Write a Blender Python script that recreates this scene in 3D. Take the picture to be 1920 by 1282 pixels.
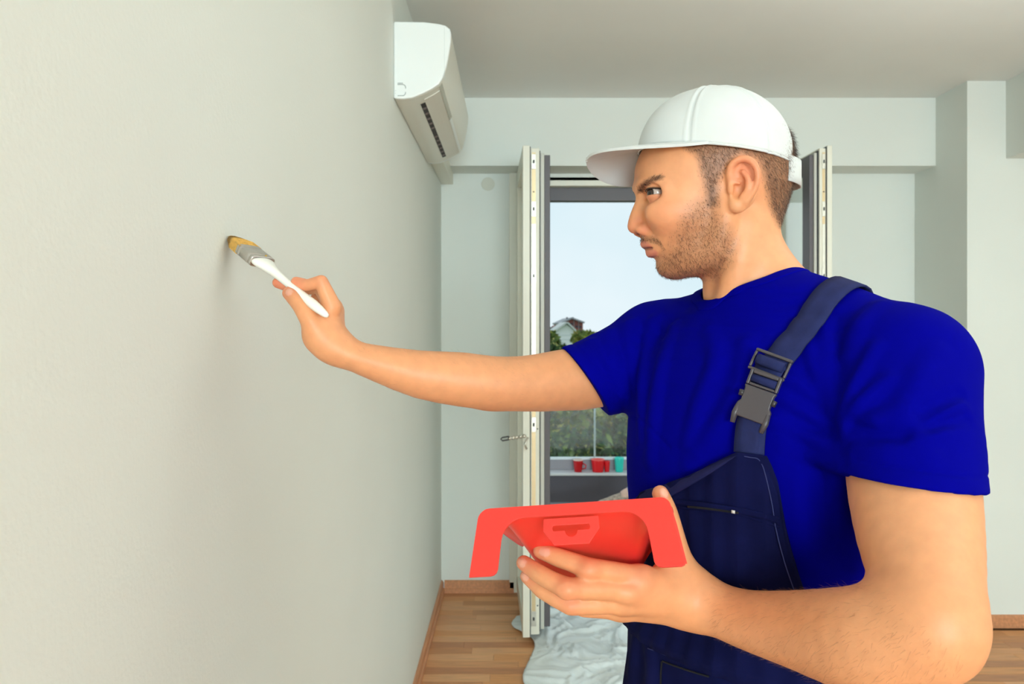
import bpy, bmesh, math, random, time
import numpy as np
import openvdb as vdb
from mathutils import Vector, Matrix
T0 = time.time(); VOX = .0018
random.seed(7); rng = np.random.default_rng(7)
for o in list(bpy.data.objects): bpy.data.objects.remove(o)
C = bpy.context.scene.collection
SC = bpy.context.scene

# ---------------------------------------------------------------- camera
FPX, CX, HZ, EYE = 1493.0, 960.0, 610.0, 1.48      # focal length in px of a 1920 px frame, eye height in m
cam = bpy.data.cameras.new('camera'); camo = bpy.data.objects.new('camera', cam); C.objects.link(camo)
camo.location = (0, 0, EYE); camo.rotation_euler = (math.pi/2, 0, 0)
cam.sensor_width = 36; cam.lens = FPX/1920*36; cam.shift_y = (HZ-641)/1920
cam.clip_start = 0.05; cam.clip_end = 1000
cam.dof.use_dof = True; cam.dof.focus_distance = 0.98; cam.dof.aperture_fstop = 12
SC.camera = camo
# ---------------------------------------------------------------- world, lights, exposure
SC.view_settings.view_transform = 'Standard'; SC.view_settings.look = 'None'
SC.view_settings.exposure = 0.0; SC.view_settings.gamma = 1.0
w = bpy.data.worlds.new('overcast_sky'); SC.world = w; w.use_nodes = True
nt = w.node_tree; nt.nodes.clear()
wo = nt.nodes.new('ShaderNodeOutputWorld'); bg = nt.nodes.new('ShaderNodeBackground')
tc = nt.nodes.new('ShaderNodeTexCoord'); nz = nt.nodes.new('ShaderNodeTexNoise'); rp = nt.nodes.new('ShaderNodeValToRGB')
nz.inputs['Scale'].default_value = 3.0; nz.inputs['Detail'].default_value = 4
rp.color_ramp.elements[0].position = 0.35; rp.color_ramp.elements[0].color = (0.67, 0.86, 0.93, 1)
rp.color_ramp.elements[1].position = 0.68; rp.color_ramp.elements[1].color = (0.88, 0.96, 1.0, 1)
nt.links.new(tc.outputs['Generated'], nz.inputs['Vector']); nt.links.new(nz.outputs['Fac'], rp.inputs['Fac'])
nt.links.new(rp.outputs['Color'], bg.inputs['Color']); nt.links.new(bg.outputs['Background'], wo.inputs['Surface'])
bg.inputs['Strength'].default_value = 1.0
def area_light(name, loc, rot, sx, sy, power, color):
    l = bpy.data.lights.new(name, 'AREA'); l.shape = 'RECTANGLE'; l.size = sx; l.size_y = sy; l.energy = power; l.color = color
    o = bpy.data.objects.new(name, l); C.objects.link(o); o.location = loc; o.rotation_euler = rot; return o
# daylight of the large rear window behind the photographer
area_light('rear_window_daylight', (1.25, -7.55, 1.62), (math.radians(90), 0, 0), 3.2, 1.9, 485, (0.71, 0.92, 0.99))
# added fill for the left wall, set at an unseen right-wall window
area_light('side_fill_light', (3.6, -1.6, 1.65), (math.radians(90), 0, math.radians(90)), 2.4, 1.5, 12, (0.71, 0.92, 0.99))
# added torchiere fill, unseen beside the photographer: brightens ceiling and room by bounce
FILL_POS = (1.75, 1.05, 1.30)
pl = bpy.data.lights.new('ceiling_fill_light', 'SPOT'); pl.energy = 165; pl.color = (.89, .98, .98); pl.shadow_soft_size = .10; pl.spot_size = math.radians(135); pl.spot_blend = .7
plo = bpy.data.objects.new('ceiling_fill_light', pl); C.objects.link(plo); plo.location = FILL_POS; plo.rotation_euler = (math.pi, 0, 0)

# ---------------------------------------------------------------- helpers
def P(px, py, d):
    return np.array(((px-CX)/FPX*d, d, EYE-(py-HZ)/FPX*d))
def V(p): return Vector((float(p[0]), float(p[1]), float(p[2])))
def nrm(v): v = np.asarray(v, float); return v/np.linalg.norm(v)
def srgb(r, g, b):
    f = lambda c: (c/255/12.92) if c/255 <= 0.04045 else ((c/255+0.055)/1.055)**2.4
    return (f(r), f(g), f(b), 1)
MATS = {}
def mat(name, col, rough=0.6, metal=0.0, noise=0.0, nscale=20, bump=0.0, bscale=200, spec=0.5, sss=0.0, trans=0.0, alpha=1.0, coat=0.0, sheen=0.0, emit=None, attr=None, stretch=None, bdist=0.001):
    if name in MATS: return MATS[name]
    m = bpy.data.materials.new(name); m.use_nodes = True; MATS[name] = m
    t = m.node_tree; b = t.nodes['Principled BSDF']
    if len(col) == 3: col = (*col, 1)
    b.inputs['Base Color'].default_value = col; b.inputs['Roughness'].default_value = rough; b.inputs['Metallic'].default_value = metal
    b.inputs['Specular IOR Level'].default_value = spec
    b.inputs['Transmission Weight'].default_value = trans; b.inputs['Alpha'].default_value = alpha
    b.inputs['Coat Weight'].default_value = coat; b.inputs['Sheen Weight'].default_value = sheen
    if sss: b.inputs['Subsurface Weight'].default_value = sss; b.inputs['Subsurface Radius'].default_value = (1, .35, .2); b.inputs['Subsurface Scale'].default_value = .006
    if emit: b.inputs['Emission Color'].default_value = emit[0]; b.inputs['Emission Strength'].default_value = emit[1]
    crd = t.nodes.new('ShaderNodeTexCoord'); mp = t.nodes.new('ShaderNodeMapping'); t.links.new(crd.outputs['Object'], mp.inputs['Vector'])
    if stretch: mp.inputs['Scale'].default_value = stretch
    src = None
    if attr:
        a = t.nodes.new('ShaderNodeVertexColor'); a.layer_name = attr; src = a.outputs['Color']
    if noise:
        n = t.nodes.new('ShaderNodeTexNoise'); n.inputs['Scale'].default_value = nscale; n.inputs['Detail'].default_value = 6
        t.links.new(mp.outputs['Vector'], n.inputs['Vector'])
        r = t.nodes.new('ShaderNodeMapRange'); r.inputs['To Min'].default_value = 1-noise; r.inputs['To Max'].default_value = 1+noise
        r.inputs['From Min'].default_value = .3; r.inputs['From Max'].default_value = .7
        t.links.new(n.outputs['Fac'], r.inputs['Value'])
        mx = t.nodes.new('ShaderNodeVectorMath'); mx.operation = 'SCALE'
        if src: t.links.new(src, mx.inputs[0])
        else: mx.inputs[0].default_value = col[:3]
        t.links.new(r.outputs['Result'], mx.inputs['Scale']); src = mx.outputs['Vector']
    if src: t.links.new(src, b.inputs['Base Color'])
    if bump:
        n2 = t.nodes.new('ShaderNodeTexNoise'); n2.inputs['Scale'].default_value = bscale; n2.inputs['Detail'].default_value = 4
        t.links.new(mp.outputs['Vector'], n2.inputs['Vector'])
        bp = t.nodes.new('ShaderNodeBump'); bp.inputs['Strength'].default_value = bump; bp.inputs['Distance'].default_value = bdist
        t.links.new(n2.outputs['Fac'], bp.inputs['Height']); t.links.new(bp.outputs['Normal'], b.inputs['Normal'])
    return m
def tag(o, label=None, cat=None, group=None, kind=None):
    if label: o['label'] = label
    if cat: o['category'] = cat
    if group: o['group'] = group
    if kind: o['kind'] = kind
    return o
def empty(name, loc=(0, 0, 0)):
    o = bpy.data.objects.new(name, None); C.objects.link(o); o.location = loc; o.empty_display_size = .05; return o
def wmat(o):
    m = Matrix.Translation(o.location)
    return wmat(o.parent) @ o.matrix_parent_inverse @ m if o.parent else m
def mesh_obj(name, verts, faces, m, parent=None, smooth=False):
    me = bpy.data.meshes.new(name); me.from_pydata([tuple(map(float, v)) for v in verts], [], [tuple(map(int, f)) for f in faces]); me.update()
    return link(name, me, m, parent, smooth)
def link(name, me, m, parent=None, smooth=False):
    o = bpy.data.objects.new(name, me); C.objects.link(o)
    if m: me.materials.append(m)
    if smooth: me.shade_smooth()
    if parent:
        o.parent = parent
        o.matrix_parent_inverse = wmat(parent).inverted()        # children are given in world coordinates
    return o
def np_mesh(name, verts, quads, m, parent=None, smooth=True, tris=None):
    me = bpy.data.meshes.new(name); verts = np.asarray(verts, np.float32); quads = np.asarray(quads, np.int32).reshape(-1, 4)
    nt_ = 0 if tris is None else len(tris)
    me.vertices.add(len(verts)); me.vertices.foreach_set('co', verts.ravel())
    loops = quads.ravel() if not nt_ else np.concatenate([quads.ravel(), np.asarray(tris, np.int32).ravel()])
    me.loops.add(len(loops)); me.loops.foreach_set('vertex_index', loops)
    me.polygons.add(len(quads)+nt_)
    st = np.arange(len(quads))*4
    if nt_: st = np.concatenate([st, len(quads)*4+np.arange(nt_)*3])
    me.polygons.foreach_set('loop_start', st.astype(np.int32)); me.update(calc_edges=True); me.validate()
    return link(name, me, m, parent, smooth)
class MB:
    """collects shapes of ONE part"""
    def __init__(s): s.bm = bmesh.new()
    def box(s, x0, x1, y0, y1, z0, z1, M=None):
        vs = [s.bm.verts.new((x, y, z)) for x in (x0, x1) for y in (y0, y1) for z in (z0, z1)]
        for f in ((0,1,3,2),(4,6,7,5),(0,4,5,1),(2,3,7,6),(0,2,6,4),(1,5,7,3)): s.bm.faces.new([vs[i] for i in f])
        if M is not None: bmesh.ops.transform(s.bm, matrix=M, verts=vs)
        return s
    def prism(s, pts, axis, a, b, M=None):
        """closed polygon pts (2D) extruded along axis from a to b"""
        def mk(p, t): return {0: (t, p[0], p[1]), 1: (p[0], t, p[1]), 2: (p[0], p[1], t)}[axis]
        A = [s.bm.verts.new(mk(p, a)) for p in pts]; B = [s.bm.verts.new(mk(p, b)) for p in pts]
        n = len(pts); s.bm.faces.new(A); s.bm.faces.new(B[::-1])
        for i in range(n): s.bm.faces.new((A[i], B[i], B[(i+1) % n], A[(i+1) % n]))
        if M is not None: bmesh.ops.transform(s.bm, matrix=M, verts=A+B)
        return s
    def lathe(s, prof, n=24, loc=(0, 0, 0), M=None):
        rings = []; allv = []
        for r, z in prof:
            if r < 1e-6: rings.append([s.bm.verts.new((loc[0], loc[1], loc[2]+z))])
            else: rings.append([s.bm.verts.new((loc[0]+r*math.cos(2*math.pi*i/n), loc[1]+r*math.sin(2*math.pi*i/n), loc[2]+z)) for i in range(n)])
            allv += rings[-1]
        for A, B in zip(rings, rings[1:]):
            if len(A) == 1 and len(B) == 1: continue
            for i in range(n):
                j = (i+1) % n
                if len(A) == 1: s.bm.faces.new((A[0], B[i], B[j]))
                elif len(B) == 1: s.bm.faces.new((A[i], A[j], B[0]))
                else: s.bm.faces.new((A[i], A[j], B[j], B[i]))
        if M is not None: bmesh.ops.transform(s.bm, matrix=M, verts=allv)
        return s
    def tube(s, pts, rad, n=8, cap=True, flat=None):
        pts = [np.asarray(p, float) for p in pts]; rings = []
        up = np.array((0, 0, 1.0)); prev = None
        for i, p in enumerate(pts):
            t = nrm(pts[min(i+1, len(pts)-1)]-pts[max(i-1, 0)])
            if prev is None:
                u = np.cross(t, up); u = nrm(u) if np.linalg.norm(u) > 1e-3 else np.array((1.0, 0, 0))
            else: u = nrm(prev-t*np.dot(prev, t))
            prev = u; v = np.cross(t, u); r = rad[i] if hasattr(rad, '__len__') else rad
            rings.append([s.bm.verts.new(tuple(p+r*(math.cos(2*math.pi*k/n)*u+math.sin(2*math.pi*k/n)*v))) for k in range(n)])
        for A, B in zip(rings, rings[1:]):
            for k in range(n): s.bm.faces.new((A[k], A[(k+1) % n], B[(k+1) % n], B[k]))
        if cap: s.bm.faces.new(rings[0][::-1]); s.bm.faces.new(rings[-1])
        return s
    def build(s, name, m, parent=None, smooth=False, bevel=0.0, seg=2):
        bmesh.ops.recalc_face_normals(s.bm, faces=s.bm.faces[:])
        me = bpy.data.meshes.new(name); s.bm.to_mesh(me); s.bm.free()
        o = link(name, me, m, parent, smooth)
        if bevel:
            b = o.modifiers.new('bevel', 'BEVEL'); b.width = bevel; b.segments = seg; b.limit_method = 'ANGLE'; b.angle_limit = math.radians(40)
            me.shade_smooth(); o.modifiers.new('wn', 'WEIGHTED_NORMAL').keep_sharp = True
        return o
def struct(o, label): return tag(o, label, None, None, 'structure')

# ---------------------------------------------------------------- materials of the room
wallm = mat('painted_wall', srgb(231, 233, 226), .85, noise=.012, nscale=2.2, bump=.35, bscale=150, bdist=.0012)
ceilm = mat('ceiling_paint', srgb(240, 240, 236), .9, noise=.012, nscale=3)
whitepl = mat('white_plastic', srgb(240, 243, 240), .3, spec=.5)
framew = mat('white_frame', srgb(236, 232, 216), .4)
framed = mat('anthracite_frame', srgb(92, 86, 90), .45)
gasket = mat('black_gasket', srgb(60, 62, 66), .6)
steel = mat('zinc_steel', srgb(205, 200, 188), .35, metal=.85, noise=.06, nscale=60)
gold = mat('brass_strip', srgb(214, 190, 150), .4, metal=.5)
def wood_mat(name, base, sc=(2, 26, 2)):
    return mat(name, base, .42, noise=.16, nscale=3.2, bump=.06, bscale=40, stretch=sc)
# ================================================================ ROOM
XL, YB, ZC = -0.392, 4.42, 2.68          # left wall, back wall, ceiling
YBM, ZBM = 4.20, 2.322                   # dropped beam: front face and underside
XP, YP = 2.235, 3.91                     # projecting wall at the right
XR, YR = 3.7, -7.7                       # right wall, rear wall
OX0, OX1, OZ1 = 0.03, 1.47, 2.285        # balcony opening
ZF = 0.0
# left wall
struct(MB().box(XL-.2, XL, YR-.2, YB+.25, 0, ZC).build('wall_left', wallm), 'smooth off-white wall being painted, running along the left')
# back wall: pieces round the balcony opening belong to one wall
b = MB(); b.box(XL, OX0, YB, YB+.25, 0, ZC); b.box(OX1, XP+.2, YB, YB+.25, 0, ZC); b.box(OX0, OX1, YB, YB+.25, OZ1, ZC)
struct(b.build('wall_back', wallm), 'off-white end wall around the open balcony door')
struct(MB().box(XP, XR+.2, YP, YB+.25, 0, ZC).build('wall_front', wallm), 'off-white projecting wall block at the right edge')
b = MB(); b.box(XR, XR+.2, YR-.2, -2.8, 0, ZC); b.box(XR, XR+.2, -.4, YP, 0, ZC); b.box(XR, XR+.2, -2.8, -.4, 0, .9); b.box(XR, XR+.2, -2.8, -.4, 2.4, ZC)
struct(b.build('wall_right', wallm), 'off-white side wall outside the picture')
b = MB(); WX0, WX1, WZ0, WZ1 = -.25, 2.75, .62, 2.55
b.box(XL, WX0, YR-.2, YR, 0, ZC); b.box(WX1, XR, YR-.2, YR, 0, ZC); b.box(WX0, WX1, YR-.2, YR, 0, WZ0); b.box(WX0, WX1, YR-.2, YR, WZ1, ZC)
struct(b.build('wall_rear', wallm), 'off-white rear wall with the large window behind the photographer')
struct(MB().box(XL-.2, XR+.2, YR-.2, YB+.25, ZC, ZC+.2).build('ceiling', ceilm), 'plain warm white ceiling')
struct(MB().box(XL, XP, YBM, YB, ZBM, ZC).build('trim_1', wallm), 'dropped white beam above the balcony door')
struct(MB().box(2.425, 2.95, YR, YP, 2.30, ZC).build('trim_2', wallm), 'white ceiling beam in the top right corner')
# rear window frame (seen only from elsewhere)
wf = struct(empty('window_1', (WX0, YR, WZ0)), 'white framed window in the rear wall')
for (x0, x1, z0, z1) in ((WX0, WX0+.07, WZ0, WZ1), (WX1-.07, WX1, WZ0, WZ1), (WX0+.07, WX1-.07, WZ0, WZ0+.07), (WX0+.07, WX1-.07, WZ1-.07, WZ1), (1.21, 1.29, WZ0+.07, WZ1-.07)):
    MB().box(x0, x1, YR-.12, YR-.05, z0, z1).build('frame_bar', framew, wf, bevel=.004)
wf = struct(empty('added_window', (XR, -2.8, .9)), 'added white framed window around the side fill light, out of view')  # unseen window added to hold the side fill light
for (y0, y1, z0, z1) in ((-2.8, -2.73, .9, 2.4), (-.47, -.4, .9, 2.4), (-2.73, -.47, .9, .97), (-2.73, -.47, 2.33, 2.4), (-1.64, -1.56, .97, 2.33)):
    MB().box(XR+.05, XR+.12, y0, y1, z0, z1).build('frame_bar', framew, wf, bevel=.004)
# ---- floor: base slab and parquet staves
flm = [wood_mat('oak_%s' % n, srgb(*c)) for n, c in (('a', (222, 158, 106)), ('b', (232, 172, 120)), ('c', (208, 144, 94)), ('d', (226, 158, 100)), ('e', (200, 136, 90)))]
basem = wood_mat('oak_base', srgb(218, 154, 103))
floor = struct(MB().box(XL-.2, XR+.2, YR-.2, YB+.25, -.15, -.006).build('floor', mat('floor_joint', srgb(120, 84, 55), .8)), 'oak strip parquet floor')
tag(MB().box(XL, XR, YR, 2.62, -.006, 0).build('parquet_field', basem, floor), None, None, None, 'stuff')
stave_mesh = {}
def stave(x0, x1, y0, y1, mi, k):
    L, W = x1-x0, y1-y0
    key = (round(L, 2), mi)
    if key not in stave_mesh:
        me = bpy.data.meshes.new('stave'); bm = bmesh.new(); g, ch = .0004, .0012
        lo = [(g, g), (L-g, g), (L-g, W-g), (g, W-g)]; hi = [(g+ch, g+ch), (L-g-ch, g+ch), (L-g-ch, W-g-ch), (g+ch, W-g-ch)]
        A = [bm.verts.new((x, y, -.006)) for x, y in lo]; B = [bm.verts.new((x, y, -.0008)) for x, y in lo]; D = [bm.verts.new((x, y, 0)) for x, y in hi]
        for a, c in ((A, B), (B, D)):
            for i in range(4): bm.faces.new((a[i], a[(i+1) % 4], c[(i+1) % 4], c[i]))
        bm.faces.new(D); bm.to_mesh(me); bm.free(); me.materials.append(flm[mi]); stave_mesh[key] = me
    o = bpy.data.objects.new('stave', stave_mesh[key]); C.objects.link(o); o.parent = floor; o.location = (x0, y0, 0)
y = 2.62; r = 0
while y < YB-.001:
    W = .0692; x = XL - random.choice((0, .12, .25, .33, .41)); r += 1
    xe = XP if y+W > YP+.02 else 2.75
    while x < xe:
        L = random.choice((.36, .42, .48, .54, .60, .66)); a, c = max(x, XL), min(x+L, xe)
        if c-a > .02: stave(a, c, y, y+W, random.randrange(5), 0)
        x += L
    y += W
tag(MB().box(2.76, XR, 2.62, YP, -.006, 0).build('parquet_field', basem, floor), None, None, None, 'stuff')
# baseboards
bbm = wood_mat('oak_baseboard', srgb(206, 142, 100), (26, 2, 26))
def bb(name, pts, axis, a, c, label): struct(MB().prism(pts, axis, a, c).build(name, bbm), label)
prof = lambda o, s: [(o, 0), (o+s*.018, 0), (o+s*.018, .02), (o+s*.012, .026), (o+s*.012, .058), (o+s*.004, .068), (o, .068)]
bb('baseboard_left', prof(XL, 1), 1, YR, YB, 'oak baseboard along the painted left wall')
bb('baseboard_back', prof(YB, -1), 0, XL+.018, OX0-.02, 'oak baseboard between left corner and balcony door')
bb('baseboard_right', [(p[0], p[1]*.9) for p in prof(YP, -1)], 0, XP, XR, 'oak baseboard at the foot of the projecting wall')
# ================================================================ BALCONY DOOR
fr = struct(empty('trim_3', (OX0, YB, 0)), 'white door frame of the balcony opening with dark outer cladding')
def fbar(name, m, x0, x1, y0, y1, z0, z1, bev=.003): return MB().box(x0, x1, y0, y1, z0, z1).build(name, m, fr, bevel=bev)
FT = .055
fbar('frame_jamb', framew, OX0-.045, OX0+.01, YB-.012, YB+.055, 0, OZ1+.045)
fbar('frame_jamb', framew, OX1-.01, OX1+.045, YB-.012, YB+.055, 0, OZ1+.045)
fbar('frame_head', framew, OX0+.01, OX1-.01, YB+.0, YB+.055, OZ1-.03, OZ1+.02)
fbar('cladding_jamb', framed, OX0-.01, OX0+.035, YB+.056, YB+.12, 0, OZ1)
fbar('cladding_jamb', framed, OX1-.035, OX1+.01, YB+.056, YB+.12, 0, OZ1)
fbar('cladding_head', framed, OX0+.035, OX1-.035, YB+.056, YB+.12, OZ1-.105, OZ1-.03)
fbar('cladding_head', mat('anthracite_light', srgb(120, 118, 125), .4), OX0+.035, OX1-.035, YB+.121, YB+.15, OZ1-.095, OZ1-.055)
fbar('threshold', mat('alu_threshold', srgb(190, 188, 180), .4, metal=.4), OX0, OX1, YB-.01, YB+.2, 0, .022)
glass = bpy.data.materials.new('door_glass'); glass.use_nodes = True
t = glass.node_tree; t.nodes.remove(t.nodes['Principled BSDF']); out = t.nodes['Material Output']
gl = t.nodes.new('ShaderNodeBsdfGlossy'); gl.inputs['Roughness'].default_value = 0; tr = t.nodes.new('ShaderNodeBsdfTransparent'); tr.inputs['Color'].default_value = (.93, .97, .96, 1)
lw = t.nodes.new('ShaderNodeLayerWeight'); lw.inputs['Blend'].default_value = .5; mx = t.nodes.new('ShaderNodeMixShader')
pw = t.nodes.new('ShaderNodeMath'); pw.operation = 'POWER'; pw.inputs[1].default_value = 4.0; t.links.new(lw.outputs['Facing'], pw.inputs[0])
fz = t.nodes.new('ShaderNodeMapRange'); fz.inputs['To Min'].default_value = .025; fz.inputs['To Max'].default_value = 1.0; t.links.new(pw.outputs[0], fz.inputs['Value'])
t.links.new(fz.outputs[0], mx.inputs[0]); t.links.new(tr.outputs[0], mx.inputs[1]); t.links.new(gl.outputs[0], mx.inputs[2]); t.links.new(mx.outputs[0], out.inputs['Surface'])
def leaf(name, hinge, ang, side, label, ts=1.0):
    """door leaf in local space: +x from hinge to free edge, y = thickness (0 interior .. .08 exterior)"""
    root = struct(empty(name, (hinge[0], hinge[1], 0)), label)
    root.rotation_euler = (0, 0, ang)
    Wd, z0, z1 = .715, .035, 2.313
    s = side
    def part(nm, m, boxes, par=root, bev=.0025):
        q = MB()
        for x0, x1, y0, y1, a, c in boxes: q.box(x0, x1, ts*min(s*y0, s*y1), ts*max(s*y0, s*y1), a, c)
        o = q.build(nm, m, None, bevel=bev); o.parent = par
        return o
    def ring(w_, ins, y0, y1): return [(ins, ins+w_, y0, y1, z0+ins, z1-ins), (Wd-ins-w_, Wd-ins, y0, y1, z0+ins, z1-ins), (ins+w_, Wd-ins-w_, y0, y1, z0+ins, z0+ins+w_), (ins+w_, Wd-ins-w_, y0, y1, z1-ins-w_, z1-ins)]
    part('inner_sash', framew, ring(.085, 0, 0, .033))
    part('seal', gasket, ring(.07, .004, .0331, .0365), bev=0)
    part('sash_core', framew, ring(.07, .010, .0366, .078))
    part('seal', gasket, ring(.07, .020, .0781, .083), bev=0)
    part('outer_sash', mat('sash_grey', srgb(205, 203, 192), .4), ring(.07, .028, .0831, .102))
    part('outer_cladding', framed, ring(.085, .036, .1021, .130))
    part('pane', glass, [(.10, Wd-.10, .058, .064, z0+.10, z1-.10)], bev=0)
    # espagnolette strip let into the free edge
    x = Wd-.010
    part('lock_strip', gold, [(x, x+.0015, .042, .060, z0+.06, z1-.03)], bev=0)
    part('lock_strip', steel, [(x+.0016, x+.003, .042, .060, 1.25, 1.95)], bev=0)
    for z in (.12, .55, 1.02, 1.71, 2.02, 2.24):
        k = part('lock_plate', steel, [(x+.0016, x+.005, .040, .062, z-.035, z+.035)], bev=.001)
        part('roller_cam', gasket, [(x+.005, x+.0095, .047, .055, z-.008, z+.008)], k, .002)
    for z in (.18, .62, 1.0, 1.36, 1.44, 1.62, 2.1):
        q = MB().lathe([(0, 0), (.0035, 0), (.0035, .001), (0, .0012)], 10, M=Matrix.Translation((x+.0016, ts*s*(.069 if z in (.18, 1.0, .62) else .051), z)) @ Matrix.Rotation(math.pi/2, 4, 'Y'))
        o = q.build('screw', gasket); o.parent = root
    return root
AL = math.radians(-90+2.0)
d1 = leaf('door_1', (OX0-.005, YB-.02), AL, 1, 'left balcony door leaf swung open, seen on its white grooved edge')
# interior face to the left (-x side), so thickness grows towards +x : local +y maps to +x for ang=-90
d2 = leaf('door_2', (OX1+.0, YB-.02), math.radians(-90+1.0), -1, 'right balcony door leaf swung open behind the white cap', .72)
# stay arm on the free edge of the left leaf
arm = MB(); c0 = P(986, 817, 3.66); e0 = P(952, 822, 3.62)
arm.tube([c0, (c0+e0)/2, e0], .0045, 6)
for k in range(5):
    q = c0+(e0-c0)*(k+.5)/5; arm.lathe([(0, 0), (.009, 0), (.009, .006), (0, .006)], 10, M=Matrix.Translation(V(q)) @ Matrix.Rotation(math.pi/2, 4, 'X'))
arm.tube([P(990, 820, 3.67), P(984, 833, 3.67), P(988, 842, 3.67)], .005, 6)
def keep_parent(o, par):
    bpy.context.view_layer.update(); o.parent = par; o.matrix_parent_inverse = par.matrix_world.inverted()
sa = arm.build('stay_arm', steel, None, smooth=True); keep_parent(sa, d1)
lp = [P(954, 818, 3.62), P(942, 820, 3.62), P(939, 823, 3.62), P(942, 826, 3.62), P(954, 824, 3.62), P(954, 818, 3.62)]
sl = MB().tube(lp, .0035, 6).build('stay_loop', gasket, None, smooth=True); sl.parent = sa; sl.matrix_parent_inverse = sa.matrix_world.inverted() if False else Matrix.Identity(4)
sl.parent = None; keep_parent(sl, sa)
# ================================================================ AIR CONDITIONER
AY0, AY1 = 2.636, 3.70
ac = tag(empty('air_conditioner', (XL, AY0, 2.23)), 'white split air conditioner mounted high on the painted wall', 'air conditioner')
# section in (x-out from wall, z): read off the end panel
sec = [(0, 2.232), (.032, 2.230), (.062, 2.234), (.095, 2.247), (.128, 2.264), (.150, 2.279), (.163, 2.300), (.174, 2.335), (.183, 2.380), (.189, 2.420), (.190, 2.448), (.186, 2.462), (.172, 2.473), (.150, 2.479), (.105, 2.485), (0, 2.487)]
b = MB(); b.prism([(XL+x, z) for x, z in sec], 1, AY0+.016, AY1-.016); b.build('casing', mat('ac_casing', srgb(228, 226, 214), .35), ac, bevel=.004)
def inset(s, k): return [(max(x-k, 0) if x > .01 else x, z+(k if z < 2.36 else -k)*.8) for x, z in s]
for y0, y1 in ((AY0, AY0+.016), (AY1-.016, AY1)):
    MB().prism([(XL+x, z) for x, z in sec], 1, y0, y1).build('end_panel', whitepl, ac, bevel=.005, seg=3)
# seam on the near end panel
MB().box(XL+.168, XL+.1688, AY0-.0003, AY0+.004, 2.292, 2.470).build('panel_seam', mat('seam_grey', srgb(196, 204, 202), .6), ac)
dk = mat('duct_dark', srgb(52, 46, 46), .7)
def sec_pt(t):     # point on the underside polyline, t = distance from wall
    for (x0, z0), (x1, z1) in zip(sec, sec[1:]):
        if x0 <= t <= x1: return z0+(z1-z0)*(t-x0)/(x1-x0)
def strip(name, m, t0, t1, y0, y1, off, th=.0015, par=ac):
    q = MB(); n = 4; ts = [t0+(t1-t0)*i/n for i in range(n+1)]
    pts = [(XL+t_, sec_pt(t_)-off) for t_ in ts]; pts += [(XL+t_, sec_pt(t_)-off+th) for t_ in ts[::-1]]
    return q.prism(pts, 1, y0, y1).build(name, m, par)
strip('air_slot', dk, .078, .094, AY0+.10, AY1-.10, .0016)
fin = mat('fin_grey', srgb(118, 100, 98), .5)
for k in range(12):
    yy = AY0+.15+k*(AY1-AY0-.3)/11
    if k in (5,): continue
    strip('fin', fin, .080, .0925, yy, yy+.022, .0022)
strip('air_flap', mat('ac_flap', srgb(222, 218, 206), .35), .095, .1475, AY0+.06, AY1-.06, .0035, .003)
strip('display_strip', mat('display_tint', srgb(176, 174, 158), .25), .1495, .158, AY0+.03, AY0+.46, .0018, .0015)
strip('seam_strip', whitepl, .1495, .157, AY0+.46, AY1-.03, .0012, .001)
# moulded marks on the end panel
mk = mat('mark_grey', srgb(128, 138, 136), .6); q = MB()
def epx(px, py): p = P(px, py, AY0); return (p[0], p[2])
def mark(a, c, wd=.0011):
    q.tube([(a[0], AY0-.0002, a[1]), (c[0], AY0-.0002, c[1])], wd, 5)
for l in ([(745.5, 156), (755.5, 156)], [(745.5, 158.5), (756, 158.5), (759, 160), (760.5, 163), (760.5, 166)], [(760.5, 172.5), (760, 176), (757, 179.3), (745.5, 179.5)], [(741.5, 170), (742, 170.2)], [(741.5, 174.5), (742, 174.7)]):
    for a, c in zip(l, l[1:]): mark(epx(*a), epx(*c))
q.build('moulded_mark', mk, ac)
# pipe trunking between air conditioner and end wall, round vent plug
tag(MB().box(XL, -.327, AY1+.002, YB, 2.262, 2.335).build('pipe_trunking', framew, bevel=.003), 'short white pipe trunking in the corner behind the air conditioner', 'trunking')
p = P(915, 345, YB)
tag(MB().lathe([(0, 0), (.034, 0), (.037, .002), (.036, .004), (0, .005)], 32, M=Matrix.Translation((p[0], YB, p[2])) @ Matrix.Rotation(math.pi/2, 4, 'X')).build('vent_plug', mat('plug', srgb(216, 214, 200), .7), smooth=False), 'faint round white cover plate on the wall beside the balcony door', 'cover plate')
# body of the added torchiere fill lamp, outside the picture
fill_lamp = tag(empty('added_floor_lamp', (FILL_POS[0], FILL_POS[1], 0)), 'white torchiere lamp added for ceiling fill, unseen outside the picture at the right', 'lamp')
MB().lathe([(0, 0), (.14, 0), (.14, .012), (.02, .03), (0, .03)], 32, (FILL_POS[0], FILL_POS[1], 0)).build('base', whitepl, fill_lamp, smooth=True)
MB().lathe([(.012, .03), (.012, FILL_POS[2]-.10)], 12, (FILL_POS[0], FILL_POS[1], 0)).build('pole', whitepl, fill_lamp, smooth=True)
MB().lathe([(0, FILL_POS[2]-.11), (.05, FILL_POS[2]-.10), (.13, FILL_POS[2]-.05), (.17, FILL_POS[2]-.005), (.172, FILL_POS[2]-.005), (.135, FILL_POS[2]-.058), (.05, FILL_POS[2]-.112), (0, FILL_POS[2]-.12)], 32, (FILL_POS[0], FILL_POS[1], 0)).build('bowl_shade', whitepl, fill_lamp, smooth=True)
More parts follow.
